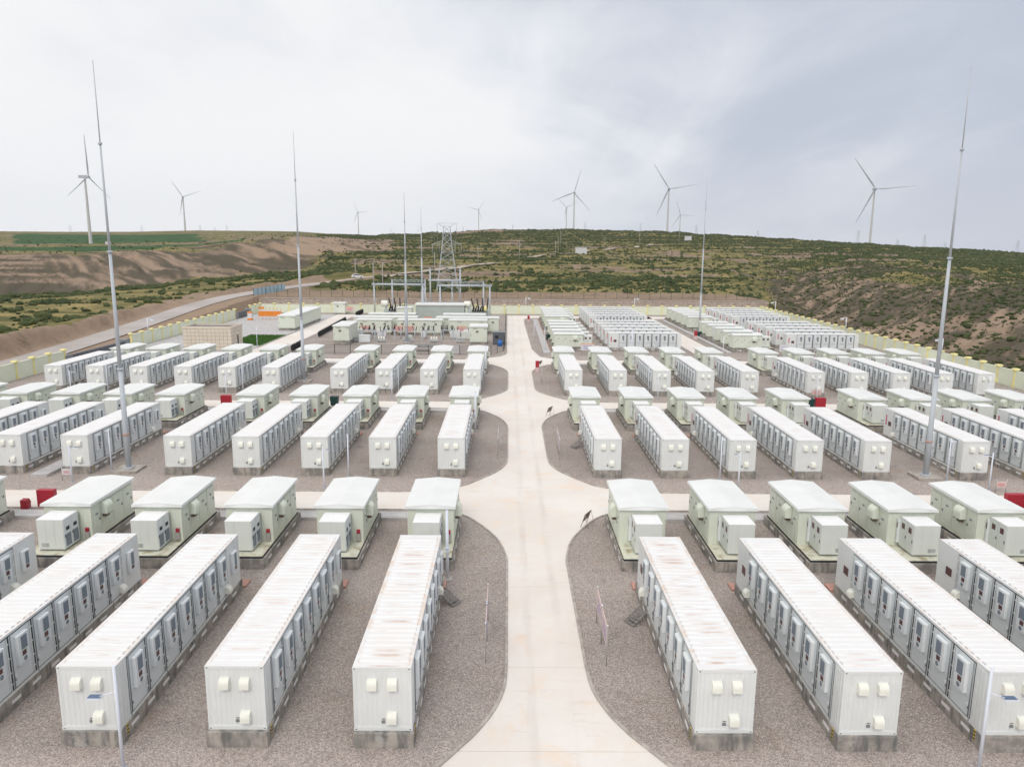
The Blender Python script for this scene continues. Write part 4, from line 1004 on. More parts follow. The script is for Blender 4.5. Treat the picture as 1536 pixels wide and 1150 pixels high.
def wallcam(x, y, h, label, side=1):
    t = thing('security_camera', label, 'camera', (x, y, 2.45), 0, 'cameras on the boundary wall')
    MB().tube((0, 0, 0), (0, 0, h), .11, n=8).build('pole', M['lamp'], t); MB().tube((0, 0, h-.15), (side*1.0, 0, h-.1), .05, n=6).build('arm', M['lamp'], t)
    MB().box(side*1.0-.35, side*1.0+.35, -.12, .12, h-.5, h-.2).build('camera_body', M['lamp'], t)
wallcam(77, 216, 2.7, 'white security camera pole on the right wall, farthest along it', -1); wallcam(77, 170, 2.6, 'white security camera pole halfway along the right wall', -1); wallcam(77, 131.5, 2.6, 'white security camera pole on the right wall, nearest the viewer', -1)
wallcam(5.4, 228.1, 2.6, 'white security camera pole on the far wall at the end of the main road'); wallcam(38.4, 228.1, 2.6, 'white security camera pole on the far wall behind the crosswise blocks'); wallcam(-75, 156, 2.7, 'white security camera pole on the left wall by the outer road')

# framed notice boards along the road
def board(x, y, w, h, z0, label, rz=0, mats=('boardpink', 'print'), head=None, legs=True, lines=3):
    t = thing('notice_board', label, 'notice board', (x, y, .03), rz, 'notice boards')
    for s in (-1, 1):
        MB().tube((s*w/2, 0, 0), (s*w/2, 0, z0+h+.08), .03, n=6).build('post', M['wood'], t)
        MB().ball((s*w/2, 0, z0+h+.10), .05, n=6, k=4).build('knob', M['lamp'], t)
    p = MB().box(-w/2+.03, w/2-.03, -.02, .02, z0, z0+h).build('panel', M[mats[0]], t)
    l = MB()
    for k in range(lines): l.box(-w*.34, w*(.34-.12*(k % 2)), -.026, -.02, z0+h*(.22+.2*k), z0+h*(.29+.2*k)); l.box(-w*.34, w*(.34-.12*(k % 2)), .02, .026, z0+h*(.22+.2*k), z0+h*(.29+.2*k))
    l.build('lettering', M[mats[1]], p)
    if head: MB().box(-w/2+.03, w/2-.03, -.028, .028, z0+h*.88, z0+h*.98).build('header', M[head], p)
for x, ys_, nm in ((5.07, (35.6, 37.7), 'right'), (-1.02, (35.8, 38.0), 'left')):
    board(x, ys_[0], 2.1, 1.15, .95, 'nearer notice board on thin posts in the front gravel, %s of the road' % nm, R(90)); board(x, ys_[1]+.1, 2.1, 1.15, .95, 'farther notice board on thin posts in the front gravel, %s of the road' % nm, R(90))
    board(x+.1, ys_[0]+36.5, 2.1, 1.15, .95, 'nearer notice board beside the second row, %s of the road' % nm, R(90)); board(x+.1, ys_[1]+36.8, 2.1, 1.15, .95, 'farther notice board beside the second row, %s of the road' % nm, R(90))
board(5.2, 112.5, 2.1, 1.15, .95, 'notice board beside the third row, right of the road', R(90))
def aframe(x, y, rz, label):
    t = thing('folding_sign', label, 'folding sign', (x, y, .01), rz, 'brown folding signs')
    p = MB()
    pr = MB().prism([(-.10, .42), (-.07, .42), (.13, 1.05), (.10, 1.05)], 'y', -.62, .62).build('panel', M['brownboard'], t)
    for k in (-.4, 0, .4): MB().prism([(-.105, .5), (-.10, .5), (.09, 1.0), (.085, 1.0)], 'y', k-.15, k+.15).build('sheet', M['wood'], pr)
    for s in (-.6, .6):
        MB().tube((-.22, s, 0), (.12, s, 1.06), .022, n=5).build('leg', M['brownboard'], t); MB().tube((.38, s, 0), (.10, s, 1.0), .018, n=5).build('leg', M['wood'], t)
aframe(6.05, 53.9, R(-28), 'brown folding sign on the concrete at the near crossroads, right side'); aframe(5.25, 91.0, R(-28), 'brown folding sign at the second crossroads, right side'); aframe(5.6, 128.4, R(-28), 'brown folding sign at the third crossroads, right side')
for x, y, nm in ((-23.3, 94.3, 'left of'), (15.6, 94.5, 'right of')) : pass
# narrow metal steps against the containers
def steps(x, y, s, label):
    t = thing('metal_steps', label, 'steps', (x, y, .03), R(-32)*s, 'small metal steps')
    for k in (-.38, .38):
        MB().tube((0, k, .62), (s*1.15, k, 0), .025, n=5).build('stringer', M['stairs'], t); MB().tube((0, k, .75), (s*1.25, k, .1), .018, n=5).build('handrail', M['wood'], t)
    for i in range(5): MB().box(min(s*(.12+i*.22), s*(.3+i*.22)), max(s*(.12+i*.22), s*(.3+i*.22)), -.37, .37, .53-i*.12, .55-i*.12).build('tread', M['stairs'], t)
steps(-3.85, 41.6, 1, 'small metal steps against the front container left of the road'); steps(7.85, 39.4, -1, 'small metal steps against the front container right of the road'); steps(7.8, 76.2, -1, 'dark metal steps against the second row container right of the road')
# fire boxes and bins
def redbox(x, y, w, h, label, rz=0):
    t = thing('fire_equipment_cabinet', label, 'fire cabinet', (x, y, .03), rz, 'red fire cabinets')
    MB().bbox(-w/2, w/2, -.25, .25, .05, h, .02).build('body', M['red'], t); MB().box(-w/2+.05, -.01, -.265, -.25, .15, h-.1).build('door', M['red'], t); MB().box(.01, w/2-.05, -.265, -.25, .15, h-.1).build('door', M['red'], t)
    MB().box(-w/2+.08, w/2-.08, -.2, .2, 0, .05).build('plinth', M['dark'], t)
redbox(-36.6, 57.2, 1.35, 1.45, 'large red fire cabinet by the near cross road on the far left'); redbox(41.0, 57.6, 1.5, 1.4, 'red fire cabinet behind the house at the right edge'); redbox(43.9, 57.0, 1.3, .9, 'low red cabinet at the right picture edge')
redbox(41.0, 96.0, 1.35, 1.4, 'red fire cabinet by the second cross road on the right'); redbox(-36.4, 95.2, 1.3, 1.4, 'red fire cabinet by the second cross road on the left')
def sandbin(x, y, label, m='red'):
    t = thing('fire_bin', label, 'bin', (x, y, .03), 0, 'small fire bins')
    MB().prism([(-.28, 0), (.28, 0), (.28, .4), (.08, .75), (-.28, .75)], 'x', -.24, .24).build('body', M[m], t); MB().prism([(.09, .76), (.29, .41), (.32, .44), (.12, .80)], 'x', -.26, .26).build('lid', M[m], t)
sandbin(-38.1, 56.8, 'small red bin with sloping lid left of the big fire cabinet'); 
def hydrant(x, y, h, label):
    t = thing('fire_extinguisher_box', label, 'fire box', (x, y, .03), 0, 'red fire boxes along the road')
    MB().bbox(-.32, .32, -.3, .3, 0, h*.45, .03).build('base', M['boardpink'], t); MB().bbox(-.3, .3, -.28, .28, h*.45, h, .03).build('box', M['red'], t)
hydrant(4.9, 122.6, 1.9, 'red and pale fire box at the kerb by the third crossroads'); hydrant(5.6, 204, 1.7, 'red fire box at the far end of the main road'); hydrant(42.2, 167.5, 2.0, 'red fire box at the kerb of the second lengthwise road')
for x, y, nm in ((9.0, 165.2, 'among the houses of the crosswise block by the main road'), (44.3, 172.5, 'beside the right crosswise block'), (-22.5, 95.6, 'behind the second row on the left'), (39.6, 96.0, 'beside the red fire cabinet on the right')):
    t = thing('rubbish_bin', 'dark green rubbish bin '+nm, 'bin', (x, y, .03), 0, 'dark green bins'); MB().box(-.45, .45, -.35, .35, .1, 1.15, top=(-.06, -.05)).build('body', M['bin'], t); MB().box(-.53, .53, -.42, .42, 1.15, 1.25).build('lid', M['bin'], t)
board(-38.9, 63.9, .9, .5, .55, 'small white and red sign on legs before the left second row', 0, ('board', 'redlet')); board(42.8, 62.0, .9, .5, .5, 'small pale sign on legs before the right second row', 0, ('boardpink', 'redlet'))
board(42.7, 101.4, 1.3, .7, .7, 'pale sign with red mark before the third row on the right', 0, ('boardpink', 'redlet')); board(15.3, 142.5, 2.6, 1.3, .9, 'white board with blue lettering before the crosswise block', 0, ('board', 'print'), 'orange'); board(53, 142.6, 1.7, 1.3, .9, 'white board with blue lettering before the right crosswise block', 0, ('board', 'print'))

# ------------------------------------------------------------------ boundary walls
def wall(x0, y0, x1, y1, label, n, h=2.45, gap=()):
    d = Vector((x1-x0, y1-y0, 0)); Ln = d.length; d.normalize(); a = math.atan2(d.y, d.x)
    t = thing('boundary_wall', label, 'wall', (x0, y0, .0), a)
    st = Ln/n
    pm = MB(); pm.box(.17, st-.17, -.10, .10, -.3, h); pm.box(.17, st-.17, -.15, .15, h, h+.10); pm.box(.17, st-.17, -.13, .13, -.3, .35)
    pm = pm.mesh('wall_panel', M['wallgreen'])
    po = MB(); po.box(-.17, .17, -.20, .20, -.3, h+.12); po.box(-.30, .30, -.33, .33, h+.12, h+.22); po.box(-.42, .42, -.45, .45, h+.22, h+.44, top=(.06, .06)); po.box(-.24, .24, -.27, .27, -.3, .45)
    po = po.mesh('pillar', M['wallyellow'])
    for i in range(n+1):
        if any(g0 < i < g1 for g0, g1 in gap): continue
        ob('pillar', po, t, (i*st, 0, 0))
        if i < n and not any(g0 <= i < g1 for g0, g1 in gap): ob('wall_panel', pm, t, (i*st, 0, 0))
wall(77.2, 24, 77.2, 228, 'long pale green wall with yellow pillars along the right side of the station', 51)
wall(-75.1, 228, 77.2, 228, 'pale green wall with yellow pillars along the far side of the station', 35)
wall(-75.1, 24, -75.1, 126, 'pale green wall with yellow pillars on the left, nearer than the grey sliding gate', 24)
wall(-75.1, 149, -75.1, 206.5, 'pale green wall with yellow pillars on the left between the two grey gates', 13)
wall(-75.1, 219, -75.1, 228, 'short piece of pale green wall at the far left corner', 2)
def gate(x, y0, y1, label, n):
    t = thing('sliding_gate', label, 'gate', (x, y0, 0))
    MB().box(-1.3, .3, -2.0, 0, 0, 1.75).build('gate_box', M['gatebox'], t); MB().box(-1.1, .4, y1-y0, y1-y0+1.7, 0, 2.0).build('gate_box', M['gatebox'], t)
    st = (y1-y0)/n; me = MB().box(-.30, .30, .06, st-.06, .12, 1.65, top=(.05, 0)).mesh('gate_section', M['gate']); 
    for i in range(n): ob('gate_section', me, t, (0, i*st, 0))
gate(-75.1, 128, 146, 'dark grey folding gate on the left by the outer road, nearer one', 12); gate(-75.1, 208.5, 217, 'dark grey folding gate at the far left of the station', 6)

# ------------------------------------------------------------------ guard building, yard, lawn
t = thing('guard_building', 'cream tiled flat roofed building behind the left container rows', 'building', (-63.2, 145.4, 0))
W_, D_, H_ = 9.4, 6.0, 4.25
MB().box(0, W_, 0, D_, 0, H_-.01).build('wall', M['grey'], t)
tl = MB().box(.025, .757, -.04, 0, .025, .675).mesh('tile', M['tile'])
nx, nz = 12, 6
for i in range(nx):
    for k in range(nz): ob('tile', tl, t, (i*W_/nx, 0, k*.70+.02))
ts = MB().box(0, .04, .025, .73, .025, .675).mesh('tile', M['tile'])
for i in range(8):
    for k in range(nz):
        if i == 4 and 1 <= k <= 3: continue
        ob('tile', ts, t, (W_, i*.75, k*.70+.02))
MB().box(W_+.0, W_+.04, 3.05, 3.7, .8, 2.75).build('window', M['dark'], t)
b = MB()
for q in ((-.08, W_+.08, -.08, .22), (-.08, W_+.08, D_-.22, D_+.08)): b.box(*q, H_, H_+.45)
for q in ((-.08, .22, .22, D_-.22), (W_-.22, W_+.08, .22, D_-.22)): b.box(*q, H_, H_+.45)
b.build('parapet', M['tile'], t); MB().box(.22, W_-.22, .22, D_-.22, H_-.02, H_+.05).build('roof', M['gate'], t)
# lawn
rng = np.random.default_rng(3); P = []
def inl(x, y): return -58.8+max(0, (160-y))*.35 < x < -50.8 and 153 < y < 171
b = MB(); n_ = 0
while n_ < 5200:
    x = rng.uniform(-59, -50.8); y = rng.uniform(153, 171)
    if not inl(x, y): continue
    a = rng.uniform(0, 6.28); h = rng.uniform(.10, .28); w_ = .09
    b.poly([(x-w_*math.cos(a), y-w_*math.sin(a), .0), (x+w_*math.cos(a), y+w_*math.sin(a), .0), (x+rng.uniform(-.05, .05), y+rng.uniform(-.05, .05), h)]); n_ += 1
b.poly([(-56.3, 153, .03), (-50.8, 153, .03), (-50.8, 171, .03), (-58.8, 171, .03), (-58.8, 160, .03)])
tag(b.build('lawn', M['grass']), 'small bright green lawn behind the tiled building', 'lawn', kind='stuff')
def prefab(x, y, w, d, h, z, label, name='equipment_building', cat='equipment building', group='pale green equipment buildings', feat=True, ribs=6, legs=False, rz=0, seed=1):
    t = thing(name, label, cat, (x, y, z), rz, group); r_ = random.Random(seed)
    MB().box(0, w, 0, d, 0, h-.12).build('wall', M['green'], t)
    MB().box(-.18, w+.18, -.18, d+.18, h-.12, h+.10, top=(.05, .05)).build('roof', M['greenroof'], t)
    if z > .3: MB().box(.1, w-.1, .1, d-.1, -z, 0).build('plinth', M['plinth'], t)
    k = max(1, int(w/2.2)); dm = MB().box(.05, w/k-.08, -.035, 0, .12, h-.55).mesh('door', M['green'])
    for i in range(k):
        dd = ob('door', dm, t, (i*w/k, 0, 0)); MB().box(.15, .25, -.06, -.035, h*.38, h*.5).build('handle', M['grey'], dd)
        if feat and r_.random() < .55: MB().box(w/k*.35, w/k*.35+.5, -.16, -.035, h*.62, h*.62+.35).build('vent_box', M['brownboard'], dd)
    if feat:
        for i in range(2):
            q = w*(.12+.62*i+.1*r_.random()); MB().box(q, q+.9, -.07, -.0352, h-.5, h-.42).build('rain_strip', M['grey'], t)
    return t
prefab(-34.8, 172.0, 8.0, 2.8, 3.0, .6, 'front left pale green building of the substation', seed=3); prefab(-25.4, 172.0, 10.2, 2.8, 3.0, .6, 'front middle pale green building of the substation', seed=4); prefab(-13.5, 172.0, 8.6, 2.8, 3.0, .6, 'front right pale green building of the substation', seed=5)
prefab(-36.3, 176.2, 14.8, 3, 3.2, .6, 'second line substation building on the left, with long white roof', seed=6); prefab(-16.8, 176.0, 14.6, 3, 3.2, .6, 'second line substation building on the right, with long white roof', seed=7)
prefab(-34.6, 186.5, 11.4, 3, 3.0, .6, 'third line substation building on the left', seed=8); prefab(-16.0, 186.2, 10.3, 3, 3.0, .6, 'third line substation building on the right', seed=9)
prefab(-55.2, 180.0, 4.0, 25.5, 3.0, .6, 'long pale container building beside the green lawn', seed=10); prefab(-52.0, 222.5, 3.8, 2.6, 3.0, .4, 'small pale green cabin with two dark vents by the far wall', seed=11)
prefab(-36.2, 154.8, 3.3, 9.0, 3.1, .9, 'pale container building on stilts at the left front of the substation', seed=12); prefab(-8.0, 157.2, 3.6, 4.6, 3.3, .5, 'pale green cabin at the right front of the substation', seed=13)
MB().box(-24.6, -11.7, 200.5, 207, 0, 4.9).build
t = thing('switchgear_hall', 'wide grey green hall between the two power transformers', 'hall', (-24.6, 200.5, 0)); MB().box(0, 12.9, 0, 6, 0, 4.6).build('wall', M['tank'], t); MB().box(-.3, 13.2, -.3, 6.3, 4.6, 4.95).build('roof', M['greenroof'], t)
b = MB()
for i in range(20): b.box(.3+i*.63, .45+i*.63, -.06, 0, .2, 4.4)
b.build('rib', M['tank'], t)
t = thing('relay_cabin', 'narrow olive cabin left of the grey hall', 'cabin', (-29.2, 196.5, 0)); MB().box(0, 4.0, 0, 3, 0, 4.2).build('wall', M['green'], t); MB().box(-.15, 4.15, -.15, 3.15, 4.2, 4.4).build('roof', M['greenroof'], t)
def insulator(p, h, r, t, m='insul', lean=(0, 0), name='bushing'):
    b = MB(); d = Vector((lean[0], lean[1], 1)).normalized(); p = Vector(p); n = 7
    b.tube(p, p+d*h, r*.45, r*.3, n=6)
    for i in range(n): q = p+d*(h*(i+.5)/n); b.tube(q-d*(h/n*.28), q+d*(h/n*.28), r*(1-.04*i), r*.55*(1-.04*i), n=8)
    b.build(name, M[m], t)
def transformer(x, y, label, s=1):
    t = thing('power_transformer', label, 'transformer', (x, y, 0), 0, 'power transformers')
    MB().bbox(0, 6.2, 0, 3.2, .4, 3.6, .1).build('tank', M['tank'], t); MB().box(-.2, 6.4, -.2, 3.4, 0, .4).build('footing', M['plinth'], t)
    r_ = MB()
    for i in range(14): r_.box(.4+i*.4, .55+i*.4, -.75, 0, .8, 3.0)
    r_.build('radiator', M['tank'], t)
    b = MB(); cx = .4 if s > 0 else 5.8
    b.tube((cx-1.2 if s > 0 else cx-.6, 1.6, 4.9), (cx+.6 if s > 0 else cx+1.2, 1.6, 4.9), .85, n=14); b.ball((cx, .8, 4.9), .8, n=10, k=7); b.box(cx-.2, cx+.2, 1.4, 1.8, 3.6, 4.4); b.build('oil_conservator', M['hood'], t)
    for i in range(4): insulator((1.9+i*1.15, 1.6, 3.6), 3.0, .33, t, lean=(.35*(i-2.2)*.35, 0))
    for i in range(6): insulator((1.6+i*.65, -.3, 3.2), 1.6, .26, t, lean=(.3, -.5))
transformer(-33.2, 200.5, 'grey power transformer with dark bushings at the left of the substation'); transformer(-11.0, 200.0, 'grey power transformer with dark bushings at the right of the substation')
t = thing('yellow_valve', 'yellow hood on the right power transformer', 'hood', (-6.0, 199.0, 3.4)); MB().ball((0, 0, .6), .55, n=8, k=6, sq=(.8, .6, 1.4)).build('cover', M['wallyellow'], t)
def gantry(x0, x1, y, h, label, beam=None, truss=False):
    t = thing('steel_gantry', label, 'gantry', (x0, y, 0), 0, 'grey steel portal gantries'); w = x1-x0; hb = beam or h
    for x in (0, w):
        MB().tube((x, 0, 0), (x, 0, h), .24, .21, n=10).build('column', M['steel'], t); MB().tube((x, 0, h), (x, 0, h+.12), .33, n=10).build('cap', M['steel'], t)
    if truss:
        b = MB()
        for dz in (0, .5):
            for dy in (-.25, .25): b.tube((0, dy, hb-.5+dz), (w, dy, hb-.5+dz), .05, n=4)
        n = 12
        for i in range(n): b.tube((w*i/n, -.25, hb-.5+(i % 2)*.5), (w*(i+1)/n, -.25, hb-.5+((i+1) % 2)*.5), .04, n=4); b.tube((w*i/n, .25, hb-.5+(i % 2)*.5), (w*(i+1)/n, .25, hb-.5+((i+1) % 2)*.5), .04, n=4)
        b.build('beam', M['steel'], t)
    else: MB().tube((-.6, 0, hb-.22), (w+.6, 0, hb-.22), .26, n=10).build('beam', M['steel'], t)
    for i in range(6):
        MB().tube((w*(i+.5)/6, 0, hb-.1), (w*(i+.5)/6, 0, hb+.55), .03, n=4).build('stud', M['steel'], t)
    for i in range(3): insulator((w*(i+1)/4, 0, hb-1.9), 1.4, .13, t, 'insul', name='insulator_string')
gantry(-36.4, -23.2, 205, 10.1, 'front left portal gantry of round grey tubes'); gantry(-18.5, -5.0, 205, 9.9, 'front right portal gantry of round grey tubes')
gantry(-33.8, -24.2, 220, 10.4, 'rear left portal gantry with a latticed beam', truss=True); gantry(-16.3, -7.2, 220, 10.0, 'rear right portal gantry with a latticed beam', truss=True)
gantry(-23.2, -14.3, 225, 13.6, 'tallest portal gantry whose posts rise above its beam', beam=10.3)
t = thing('guy_brace', 'slanting steel brace beside the right column of the front left gantry', 'brace', (-23, 204, 0)); MB().tube((0, 0, 9.6), (2.2, 0, 0), .07, n=6).build('tube', M['steel'], t)
# overhead conductors between gantries
b = MB()
for (xa, xb) in ((-33, -31), (-30, -29), (-27, -27), (-15.5, -14.5), (-12, -12), (-8.5, -9.5)):
    P = [(xa+(xb-xa)*i/6, 205+15*i/6, 9.9+.4*i/6-1.0*math.sin(math.pi*i/6)) for i in range(7)]
    for p, q in zip(P[:-1], P[1:]): b.tube(p, q, .025, n=3, cap=False)
tag(b.build('conductor_wires', M['grey']), 'thin overhead conductors strung between the portal gantries', 'wires', kind='stuff')
# front yard apparatus
def apparatus(x, y, label, seed):
    t = thing('disconnector', label, 'switch frame', (x, y, .03), 0, 'switch frames of the substation'); r_ = random.Random(seed)
    for i in (0, 2.6):
        for j in (0, 1.2): MB().box(i-.07, i+.07, j-.07, j+.07, 0, 2.2).build('leg', M['steel'], t)
    MB().box(-.1, 2.7, -.1, .05, 2.2, 2.36).build('beam', M['steel'], t); MB().box(-.1, 2.7, 1.15, 1.3, 2.2, 2.36).build('beam', M['steel'], t)
    for i in range(3):
        insulator((.2+i*1.1, 0, 2.36), .95, .17, t, lean=(r_.uniform(-.3, .5), 0)); insulator((.2+i*1.1, 1.2, 2.36), .95, .17, t, lean=(r_.uniform(-.2, .5), 0))
    MB().tube((-.2, 0, 3.3), (2.9, .2, 3.35), .04, n=5).build('busbar', M['steel'], t)
for i in range(9):
    t = thing('cable_sealing_end', 'grey post with dark insulator in the substation yard, %s' % ['leftmost', 'second from left', 'third from left', 'fourth from left', 'middle one', 'fourth from right', 'third from right', 'second from right', 'rightmost'][i], 'insulator post', (-33.5+i*3.15+.4*math.sin(i*2.3), 165.6+1.4*math.cos(i*1.7), .03), 0, 'insulator posts of the substation yard')
    MB().tube((0, 0, 0), (0, 0, 1.7), .11, n=8).build('post', M['steel'], t); MB().box(-.4, .4, -.12, .12, 1.7, 1.82).build('head_plate', M['steel'], t)
    for q in (-.28, .28): insulator((q, 0, 1.82), .9, .14, t, lean=(q*.9, 0))
for i in range(5):
    t = thing('capacitor_stack', 'low rack of grey cans in the substation yard, %s' % ['leftmost', 'second from left', 'middle one', 'second from right', 'rightmost'][i], 'rack', (-32.6+i*5.6, 159.3+.8*math.sin(i*3.1), .03), 0, 'racks in the substation yard')
    MB().box(-.9, .9, -.5, .5, .5, .6).build('shelf', M['steel'], t)
    for q in (-.8, .8):
        MB().box(q-.04, q+.04, -.45, .45, 0, .5).build('leg', M['steel'], t)
    for q in (-.55, 0, .55): MB().tube((q, 0, .6), (q, 0, 1.25), .2, n=8).build('can', M['hood'] if i % 2 else M['tank'], t)
apparatus(-31.5, 162, 'grey switch frame with dark insulators, leftmost in the yard', 1); apparatus(-27.3, 162.5, 'grey switch frame with dark insulators, second from left in the yard', 2); apparatus(-18.6, 162, 'grey switch frame with dark insulators right of the mast', 3); apparatus(-14.6, 163, 'grey switch frame with dark insulators before the right building', 4)
def cabin(x, y, w, d, h, m, label, cat='cabinet'):
    t = thing('equipment_cabinet', label, cat, (x, y, .03), 0, 'equipment cabinets of the substation yard'); MB().box(0, w, 0, d, .1, h).build('body', M[m], t); MB().box(-.05, w+.05, -.05, d+.05, h, h+.06).build('top', M['cabroof'], t); MB().box(.08, w/2-.02, -.03, 0, .25, h-.12).build('door', M[m], t); MB().box(w/2+.02, w-.08, -.03, 0, .25, h-.12).build('door', M[m], t)
for x, y, w, h, m, nm in ((-34.6, 166.0, 2.2, 1.9, 'unit', 'leftmost in the substation yard'), (-31.6, 158.3, 2.3, 1.6, 'unit', 'low one beside the left switch frames'), (-29.5, 168.5, 2.0, 1.6, 'board', 'white one behind the left switch frames'), (-22.0, 160.5, 1.3, 1.3, 'hood', 'cream one right of the substation mast'), (-19.5, 167.5, 1.2, 1.2, 'unit', 'small one behind the middle switch frame'), (-12.9, 166.5, 2.2, 1.8, 'unit', 'blue grey one before the right building'), (-10.3, 165.0, 2.3, 1.7, 'cabinet', 'green grey one before the right building'), (-10.0, 168.4, 1.6, 1.6, 'board', 'white one behind the green grey one')):
    cabin(x, y, w, 1.0, h, m, 'equipment cabinet, '+nm)
for x, y, nm in ((-32.4, 170.3, 'before the front left building'), (-25.0, 170.3, 'left of the mast'), (-22.4, 170.3, 'just right of the mast'), (-10.6, 170.3, 'before the front right building'), (-20.7, 193.5, 'between the third line buildings'), (-46.8, 221.8, 'beside the small cabin at the far wall')):
    board(x, y, 2.2, 1.3, 1.0, 'pink notice board with orange header '+nm, 0, ('boardpink', 'redlet'), 'orange')
for x, y, nm in ((-14.2, 142.2, 'left of the pair'), (-11.3, 142.2, 'right of the pair'), (-40.0, 172.5, 'by the black fins')):
    t = thing('louvre_screen', 'pale lilac slatted screen before the substation, '+nm, 'screen', (x, y, .03), 0, 'pale slatted screens')
    sl_ = MB().box(0, .42, -.04, .04, .15, 1.75).mesh('slat', M['board'])
    for i in range(5): ob('slat', sl_, t, (i*.48, 0, 0))
    MB().box(-.05, 2.4, .04, .08, .9, 1.0).build('rail', M['grey'], t)
t = thing('battery_rack', 'dark cage with equipment at the right end of the substation', 'cage', (-3.2, 156.5, 0)); MB().box(0, 2.6, 0, 2.4, 0, 2.6).build('cage', M['gate'], t); MB().box(-.1, 2.7, -.1, 2.5, 2.6, 2.7).build('top', M['grey'], t); MB().box(.5, 1.2, -.06, 0, 1.4, 2.0).build('window', M['glass'], t)
t = thing('blue_drum', 'blue drum beside the dark cage at the substation corner', 'drum', (-1.6, 152.4, .03)); MB().tube((0, 0, .3), (0, 0, 1.5), .5, .42, n=12).build('body', M['blue'], t); MB().box(-.5, .5, -.5, .5, 0, .3).build('pallet', M['wood'], t)
t = thing('steel_platform', 'low steel platform with railing before the substation gate', 'platform', (-20.4, 146, 0)); MB().box(0, 7.5, 0, 1.6, .9, 1.0).build('deck', M['grey'], t)
for i in range(6): MB().box(i*1.5-.03, i*1.5+.03, -.03, .03, 0, 2.0).build('railing_post', M['grey'], t)
for z in (1.4, 1.98): MB().box(0, 7.5, -.02, .02, z, z+.05).build('rail', M['grey'], t)
# fences
def mesh_fence(pts, h, label, m='black', step=3.0, z0=0, wire=.20, ztop=None, name='wire_fence'):
    t = thing(name, label, 'fence', (pts[0][0], pts[0][1], z0)); w = MB(); pm = MB().box(-.045, .045, -.045, .045, -.2, h+.08).mesh('post', M[m])
    for (xa, ya), (xb, yb) in zip(pts[:-1], pts[1:]):
        d = Vector((xb-xa, yb-ya, 0)); Ln = d.length; n = max(1, round(Ln/step)); d.normalize(); ox, oy = xa-pts[0][0], ya-pts[0][1]
        for i in range(n+1): ob('post', pm, t, (ox+d.x*Ln*i/n, oy+d.y*Ln*i/n, 0))
        k = int(Ln/wire)
        for i in range(k): a = Ln*i/k; x, y = ox+d.x*a, oy+d.y*a; w.poly([(x-d.x*.009, y-d.y*.009, .1), (x+d.x*.009, y+d.y*.009, .1), (x+d.x*.009, y+d.y*.009, h), (x-d.x*.009, y-d.y*.009, h)])
        for i in range(6):
            z = .1+(h-.1)*i/5; e = .02 if i in (0, 5) else .010
            w.poly([(ox, oy, z-e), (ox+d.x*Ln, oy+d.y*Ln, z-e), (ox+d.x*Ln, oy+d.y*Ln, z+e), (ox, oy, z+e)])
    o = w.build('wire_mesh', M[m], t); o['kind'] = 'stuff'
mesh_fence([(-42, 142), (-3.2, 142), (-.9, 146.5), (-.6, 152), (-.6, 222)], 1.8, 'black wire fence round the front and right side of the substation', 'black', 3.0)
mesh_fence([(-79, 246), (82, 246)], 2.5, 'green wire fence on top of the retaining wall', 'greenmetal', 3.6, 3.40, .35)
t = thing('panel_fence', 'pale blue panelled fence on the rise at the far left corner', 'fence', (-82, 243.2, 3.6))
for i in range(8):
    o = MB().box(.06, 2.2, -.03, .03, .15, 2.5).build('fence_panel', M['bluemetal'], t, (i*.62, i*2.25, i*.09), R(74.6)); MB().box(-.06, .06, -.06, .06, -.6, 2.7).build('post', M['greenmetal'], t, (i*.62, i*2.25, i*.09))
def fins(x0, y0, x1, y1, n, label):
    t = thing('finned_barrier', label, 'barrier', (x0, y0, .03), 0, 'black finned barriers'); me = MB().box(-.28, .28, -.08, .08, .25, 1.25).box(-.06, .06, -.16, .16, 0, 1.5).mesh('fin', M['black'])
    for i in range(n+1): ob('fin', me, t, ((x1-x0)*i/n, (y1-y0)*i/n, 0), R(8))
    MB().tube((0, 0, .6), (x1-x0, y1-y0, .6), .08, n=5).build('rail', M['black'], t)
fins(-42.2, 167, -43.4, 200, 26, 'long row of black upright fins left of the substation'); fins(-43.6, 216, -43.6, 228-3, 9, 'short row of black fins near the far wall'); fins(-41.8, 144.5, -42.0, 152, 7, 'short row of black fins at the left front of the substation')
# orange hoarding
t = thing('orange_hoarding', 'bright orange hoarding with white top rail in the far yard', 'hoarding', (-68.4, 206, .01))
for i in range(3): MB().box(i*2.05, i*2.05+2.0, -.04, .04, .9, 2.3).build('panel', M['orange'], t); MB().box(i*2.05, i*2.05+2.0, -.05, .05, 2.32, 2.6).build('top_rail', M['board'], t)
for i in range(7): MB().box(i*1.03-.04, i*1.03+.04, .05, .12, 0, 3.2).build('post', M['orange'], t)
for i in range(2): MB().box(-.1+i*.8, .55+i*.8, -.03, .03, 2.9, 3.5).build('sign_plate', M['orange'], t, (.2, 0, 0))
t = thing('fuel_kiosk', 'small white and orange striped kiosk left of the orange hoarding', 'kiosk', (-70.8, 203.8, .01)); MB().box(0, 1.2, 0, 1, 0, .5).build('base', M['orange'], t); MB().box(.05, 1.15, .05, .95, .5, 1.9).build('body', M['board'], t); MB().box(0, 1.2, 0, 1, 1.9, 2.3).build('top', M['orange'], t)
